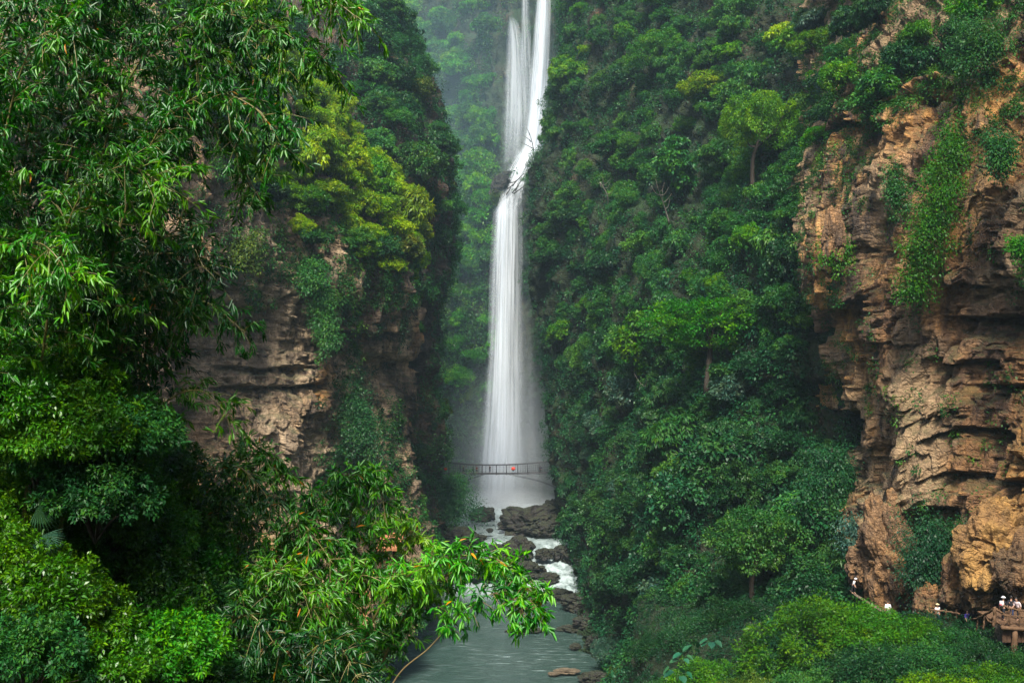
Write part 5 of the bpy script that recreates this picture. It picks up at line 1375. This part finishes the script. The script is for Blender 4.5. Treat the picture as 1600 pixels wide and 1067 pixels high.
BT_ = 'tall bamboo overhanging the near bank'; BL_ = 'low bamboo arching over the river'
tall = [
 # (control points, material, label)
 ([(-60,1100,18), (10,500,18), (60,120,17.5), (150,-60,17), (260,-40,16.5)], 'bamboo_leaf_shaded', 'dark bamboo leaning over the top corner'),
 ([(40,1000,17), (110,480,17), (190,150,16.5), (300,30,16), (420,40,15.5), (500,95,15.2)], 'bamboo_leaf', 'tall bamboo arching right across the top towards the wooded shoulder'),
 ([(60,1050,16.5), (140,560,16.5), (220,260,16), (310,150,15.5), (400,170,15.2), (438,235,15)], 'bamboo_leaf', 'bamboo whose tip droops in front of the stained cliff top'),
 ([(100,1000,17.5), (170,640,17.5), (220,430,17), (280,360,16.5), (320,420,16.2)], 'bamboo_leaf_shaded', 'dark bamboo bending down in the middle of the clump'),
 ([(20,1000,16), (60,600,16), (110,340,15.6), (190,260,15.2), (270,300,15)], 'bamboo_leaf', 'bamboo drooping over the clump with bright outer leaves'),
 ([(120,1050,18.5), (190,600,18.5), (230,300,18), (290,120,17.5), (370,60,17), (440,100,17)], 'bamboo_leaf_shaded', 'shaded bamboo behind the tall arching one'),
 ([(-80,1000,15), (-40,600,15), (0,420,14.6), (60,380,14.2), (120,440,14)], 'bamboo_leaf_lit', 'brightly lit bamboo spray low on the picture edge'),
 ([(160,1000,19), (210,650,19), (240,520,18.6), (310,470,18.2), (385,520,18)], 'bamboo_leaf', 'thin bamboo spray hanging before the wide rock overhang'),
 ([(150,1050,18), (200,760,18), (250,640,17.7), (310,610,17.4), (360,650,17.2)], 'bamboo_leaf_lit', 'thin lit bamboo spray crossing the dark cave'),
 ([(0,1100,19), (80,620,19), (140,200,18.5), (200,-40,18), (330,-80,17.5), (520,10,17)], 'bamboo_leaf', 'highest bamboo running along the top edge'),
 ([(200,-400,16), (300,-150,15.5), (420,-60,15), (520,0,14.6), (572,40,14.4)], 'bamboo_leaf_lit', 'brightly lit bamboo tip dangling from the top edge'),
 ([(-40,1100,20), (60,700,20), (130,400,19.6), (200,240,19.2), (300,220,19)], 'bamboo_leaf_shaded', 'dark bamboo filling the heart of the clump'),
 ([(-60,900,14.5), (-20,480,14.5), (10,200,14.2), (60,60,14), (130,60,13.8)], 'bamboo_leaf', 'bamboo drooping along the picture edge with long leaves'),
 ([(-20,1000,21), (40,500,21), (90,260,20.5), (140,180,20), (220,220,20)], 'bamboo_leaf_shaded', 'dark bamboo behind the picture edge clump'),
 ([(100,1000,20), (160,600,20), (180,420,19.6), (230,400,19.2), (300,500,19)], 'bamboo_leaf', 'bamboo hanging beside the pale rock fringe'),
 ([(30,1100,20), (90,760,20), (130,560,19.6), (190,500,19.2), (260,560,19)], 'bamboo_leaf_shaded', 'low dark bamboo above the shrubs'),
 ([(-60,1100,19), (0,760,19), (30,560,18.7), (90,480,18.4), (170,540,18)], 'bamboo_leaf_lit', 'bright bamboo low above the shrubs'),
 ([(20,1100,18), (90,400,18), (150,40,17.5), (240,-60,17), (360,10,16.6)], 'bamboo_leaf_shaded', 'dark bamboo crowding the top beside the highest one'),
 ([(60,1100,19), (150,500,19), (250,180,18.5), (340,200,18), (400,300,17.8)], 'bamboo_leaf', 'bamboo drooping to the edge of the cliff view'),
 ([(-20,1100,20), (60,560,20), (160,320,19.5), (230,340,19), (280,440,18.8)], 'bamboo_leaf_shaded', 'dark bamboo drooping beneath the central ones'),
] + [
 ([(-120,1000,17), (-60,500,17), (-20,150,16.6), (30,20,16.2), (110,30,16)], 'bamboo_leaf', 'bamboo spilling into the very top corner'),
 ([(-100,1000,19), (-50,400,19), (0,60,18.6), (60,-60,18.2), (160,-20,18)], 'bamboo_leaf_shaded', 'dark bamboo filling the very top corner'),
 ([(-60,1000,20), (20,450,20), (80,120,19.6), (150,0,19.2), (250,60,19)], 'bamboo_leaf_shaded', 'dark bamboo between the top corner and the pale rock'),
 ([(60,1000,20), (150,520,20), (230,210,19.6), (310,80,19.2), (390,120,19)], 'bamboo_leaf', 'bamboo tapering out just below the highest one'),
 ([(-60,1000,17), (-10,640,17), (40,480,16.7), (110,420,16.4), (180,480,16.2)], 'bamboo_leaf', 'leafy bamboo halfway down the picture edge'),
 ([(40,1050,18.5), (110,700,18.5), (160,520,18), (220,450,17.6), (290,480,17.4)], 'bamboo_leaf', 'leafy bamboo in front of the heart of the clump'),
]
tot = 0
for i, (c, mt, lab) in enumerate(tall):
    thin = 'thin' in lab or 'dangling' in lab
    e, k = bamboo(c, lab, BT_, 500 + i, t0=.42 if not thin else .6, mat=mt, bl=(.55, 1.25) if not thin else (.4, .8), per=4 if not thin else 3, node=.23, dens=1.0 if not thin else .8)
    tot += k
low = [
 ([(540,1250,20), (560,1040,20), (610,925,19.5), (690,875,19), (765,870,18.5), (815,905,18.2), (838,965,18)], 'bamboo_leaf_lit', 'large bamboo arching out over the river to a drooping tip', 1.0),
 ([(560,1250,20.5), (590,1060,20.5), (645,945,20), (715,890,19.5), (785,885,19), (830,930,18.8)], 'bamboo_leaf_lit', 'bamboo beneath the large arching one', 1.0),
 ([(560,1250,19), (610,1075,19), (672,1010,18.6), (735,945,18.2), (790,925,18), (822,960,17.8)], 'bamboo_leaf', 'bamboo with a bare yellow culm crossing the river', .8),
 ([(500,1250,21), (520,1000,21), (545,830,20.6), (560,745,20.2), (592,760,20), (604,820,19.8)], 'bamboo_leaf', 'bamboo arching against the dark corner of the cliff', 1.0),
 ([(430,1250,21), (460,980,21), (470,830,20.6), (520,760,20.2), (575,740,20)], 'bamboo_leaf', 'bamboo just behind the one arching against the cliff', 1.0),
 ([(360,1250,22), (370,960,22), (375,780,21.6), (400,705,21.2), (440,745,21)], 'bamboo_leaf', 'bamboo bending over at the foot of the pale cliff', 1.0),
 ([(330,1250,21), (330,980,21), (340,810,20.6), (370,730,20.2), (430,790,20)], 'bamboo_leaf_shaded', 'darker bamboo bending over beside the shrubs', 1.0),
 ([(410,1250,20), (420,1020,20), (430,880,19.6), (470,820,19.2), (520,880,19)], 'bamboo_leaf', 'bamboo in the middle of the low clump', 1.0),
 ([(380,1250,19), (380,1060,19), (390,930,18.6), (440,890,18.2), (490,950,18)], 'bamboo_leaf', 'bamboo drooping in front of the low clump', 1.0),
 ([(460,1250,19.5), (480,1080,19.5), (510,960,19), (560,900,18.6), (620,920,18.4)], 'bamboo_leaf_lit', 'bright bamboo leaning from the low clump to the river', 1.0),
 ([(440,1300,18), (450,1130,18), (470,1040,17.6), (520,1000,17.3), (560,1060,17)], 'bamboo_leaf_shaded', 'dark bamboo at the bottom edge of the low clump', 1.0),
 ([(340,1300,18.5), (340,1110,18.5), (350,1000,18), (390,960,17.7), (440,1020,17.5)], 'bamboo_leaf_shaded', 'dark bamboo at the bottom edge beside the bright shrub', 1.0),
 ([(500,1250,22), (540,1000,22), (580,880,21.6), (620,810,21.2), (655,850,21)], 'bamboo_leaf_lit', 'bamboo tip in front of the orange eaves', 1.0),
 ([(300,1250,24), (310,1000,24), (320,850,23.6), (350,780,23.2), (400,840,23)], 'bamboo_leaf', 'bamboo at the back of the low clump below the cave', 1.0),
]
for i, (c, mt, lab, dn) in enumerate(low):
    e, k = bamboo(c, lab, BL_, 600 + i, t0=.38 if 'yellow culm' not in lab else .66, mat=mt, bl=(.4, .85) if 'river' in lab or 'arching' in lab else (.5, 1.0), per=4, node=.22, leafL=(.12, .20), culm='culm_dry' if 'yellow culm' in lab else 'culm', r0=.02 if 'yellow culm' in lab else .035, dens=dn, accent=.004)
    tot += k
print('bamboo leaves', tot)

# ------------------------------------------------------------------ haze and mist
def volume_mat(name, dens, col, aniso=.3):
    m, nt, out = newmat(name)
    pv = N(nt, 'ShaderNodeVolumePrincipled'); pv.inputs['Density'].default_value = dens; pv.inputs['Color'].default_value = (*col, 1); pv.inputs['Anisotropy'].default_value = aniso
    nt.links.new(pv.outputs[0], out.inputs['Volume'])
    return m, nt, pv
hm, _, _ = volume_mat('haze_air', 0.00018, (.62, .86, 1.0), .3)
mb = MB(); mb.box((10, 190, 118), (340, 690, 243)); hz = mb.build('haze', hm, None, False)
tag(hz, 'thin bluish haze filling the gorge', 'haze', None, 'stuff')

bm = bmesh.new(); bmesh.ops.create_icosphere(bm, subdivisions=4, radius=1.0)
me = bpy.data.meshes.new('mist'); bm.to_mesh(me); bm.free()
mm, nt, pv = volume_mat('spray_mist', 0.0, (.9, .95, 1.0), .2)
tc = N(nt, 'ShaderNodeTexCoord')
ln = N(nt, 'ShaderNodeVectorMath', operation='LENGTH'); nt.links.new(tc.outputs['Object'], ln.inputs[0])
fo = ramp(nt, ln.outputs['Value'], [(0.15, 1.0), (0.55, .35), (0.98, 0.0)])
nz = noise_n(nt, tc.outputs['Object'], 2.2, 3, .55, .4, (1, 1, .6))
dn = math_n(nt, 'MULTIPLY', math_n(nt, 'MULTIPLY', fo, ramp(nt, nz, [(0.3, .3), (0.7, 1.0)])), 0.085)
nt.links.new(dn, pv.inputs['Density'])
me2 = me.copy(); mm2, nt, pv = volume_mat('gorge_mist', 0.0, (.58, .86, 1.0), .2)
tc = N(nt, 'ShaderNodeTexCoord')
ln = N(nt, 'ShaderNodeVectorMath', operation='LENGTH'); nt.links.new(tc.outputs['Object'], ln.inputs[0])
nt.links.new(math_n(nt, 'MULTIPLY', ramp(nt, ln.outputs['Value'], [(0.3, 1.0), (0.95, 0.0)]), 0.0021), pv.inputs['Density'])
m2 = obj('mist', me2, mm2, None, (-14, 345, 85)); m2.scale = (80, 75, 130)
tag(m2, 'thin pale mist hanging in the far end of the gorge', 'mist', None, 'stuff')
mo = obj('mist', me, mm, None, P(800, 730, 309)); mo.scale = (24, 12, 36)
mo3 = obj('mist', me.copy(), None, None, P(790, 797, 306)); mo3.scale = (20, 9, 7)
mm3, nt, pv = volume_mat('boiling_spray', 0.0, (.95, .98, 1.0), .2)
tc = N(nt, 'ShaderNodeTexCoord'); ln = N(nt, 'ShaderNodeVectorMath', operation='LENGTH'); nt.links.new(tc.outputs['Object'], ln.inputs[0])
nz = noise_n(nt, tc.outputs['Object'], 3.0, 3, .6, .4)
nt.links.new(math_n(nt, 'MULTIPLY', math_n(nt, 'MULTIPLY', ramp(nt, ln.outputs['Value'], [(0.2, 1.0), (0.95, 0.0)]), ramp(nt, nz, [(0.3, .25), (0.7, 1.0)])), 0.22), pv.inputs['Density'])
mo3.data.materials.clear(); mo3.data.materials.append(mm3)
tag(mo3, 'dense white spray boiling at the very foot of the waterfall', 'mist', None, 'stuff')
tag(mo, 'white spray drifting up from the foot of the waterfall', 'mist', None, 'stuff')

# ------------------------------------------------------------------ light, sky, camera
W = bpy.data.worlds.new('World'); SC.world = W; W.use_nodes = True
nt = W.node_tree; nt.nodes.clear()
wo = nt.nodes.new('ShaderNodeOutputWorld'); bg = nt.nodes.new('ShaderNodeBackground'); sk = nt.nodes.new('ShaderNodeTexSky')
sk.sky_type = 'NISHITA'; sk.sun_disc = False
EL, AZ = math.radians(54), math.radians(-174)     # soft sun high behind the viewer, shining up the gorge
sk.sun_elevation = EL; sk.sun_rotation = AZ; sk.dust_density = 3.0; sk.air_density = 1.0
bg.inputs['Strength'].default_value = 0.105
nt.links.new(sk.outputs[0], bg.inputs['Color']); nt.links.new(bg.outputs[0], wo.inputs['Surface'])
sl = bpy.data.lights.new('sun', 'SUN'); sl.energy = 3.7; sl.angle = math.radians(14); sl.color = (1.0, .95, .86)
so = bpy.data.objects.new('sun', sl); link(so)
sd = Vector((math.sin(AZ) * math.cos(EL), math.cos(AZ) * math.cos(EL), math.sin(EL)))
so.rotation_euler = sd.to_track_quat('Z', 'Y').to_euler()
so.location = (0, 0, 300)

cd = bpy.data.cameras.new('camera'); cam = bpy.data.objects.new('camera', cd); link(cam)
cam.location = (0, 0, CZ); cam.rotation_euler = (math.radians(90), 0, 0)
cd.sensor_width = 36; cd.lens = 36 * F / 1600; cd.clip_start = .1; cd.clip_end = 3000
SC.camera = cam

SC.view_settings.view_transform = 'Standard'; SC.view_settings.look = 'None'; SC.view_settings.exposure = 1.42; SC.view_settings.gamma = 1
SC.render.engine = 'CYCLES'
cy = SC.cycles
cy.use_denoising = True
try: cy.denoiser = 'OPENIMAGEDENOISE'
except Exception: pass
cy.max_bounces = 5; cy.diffuse_bounces = 2; cy.glossy_bounces = 2; cy.transmission_bounces = 3; cy.volume_bounces = 1; cy.transparent_max_bounces = 14
cy.sample_clamp_indirect = 6; cy.use_adaptive_sampling = True; cy.adaptive_threshold = 0.02
cy.volume_step_rate = 2.0; cy.volume_max_steps = 64
print('objects', len(bpy.data.objects))
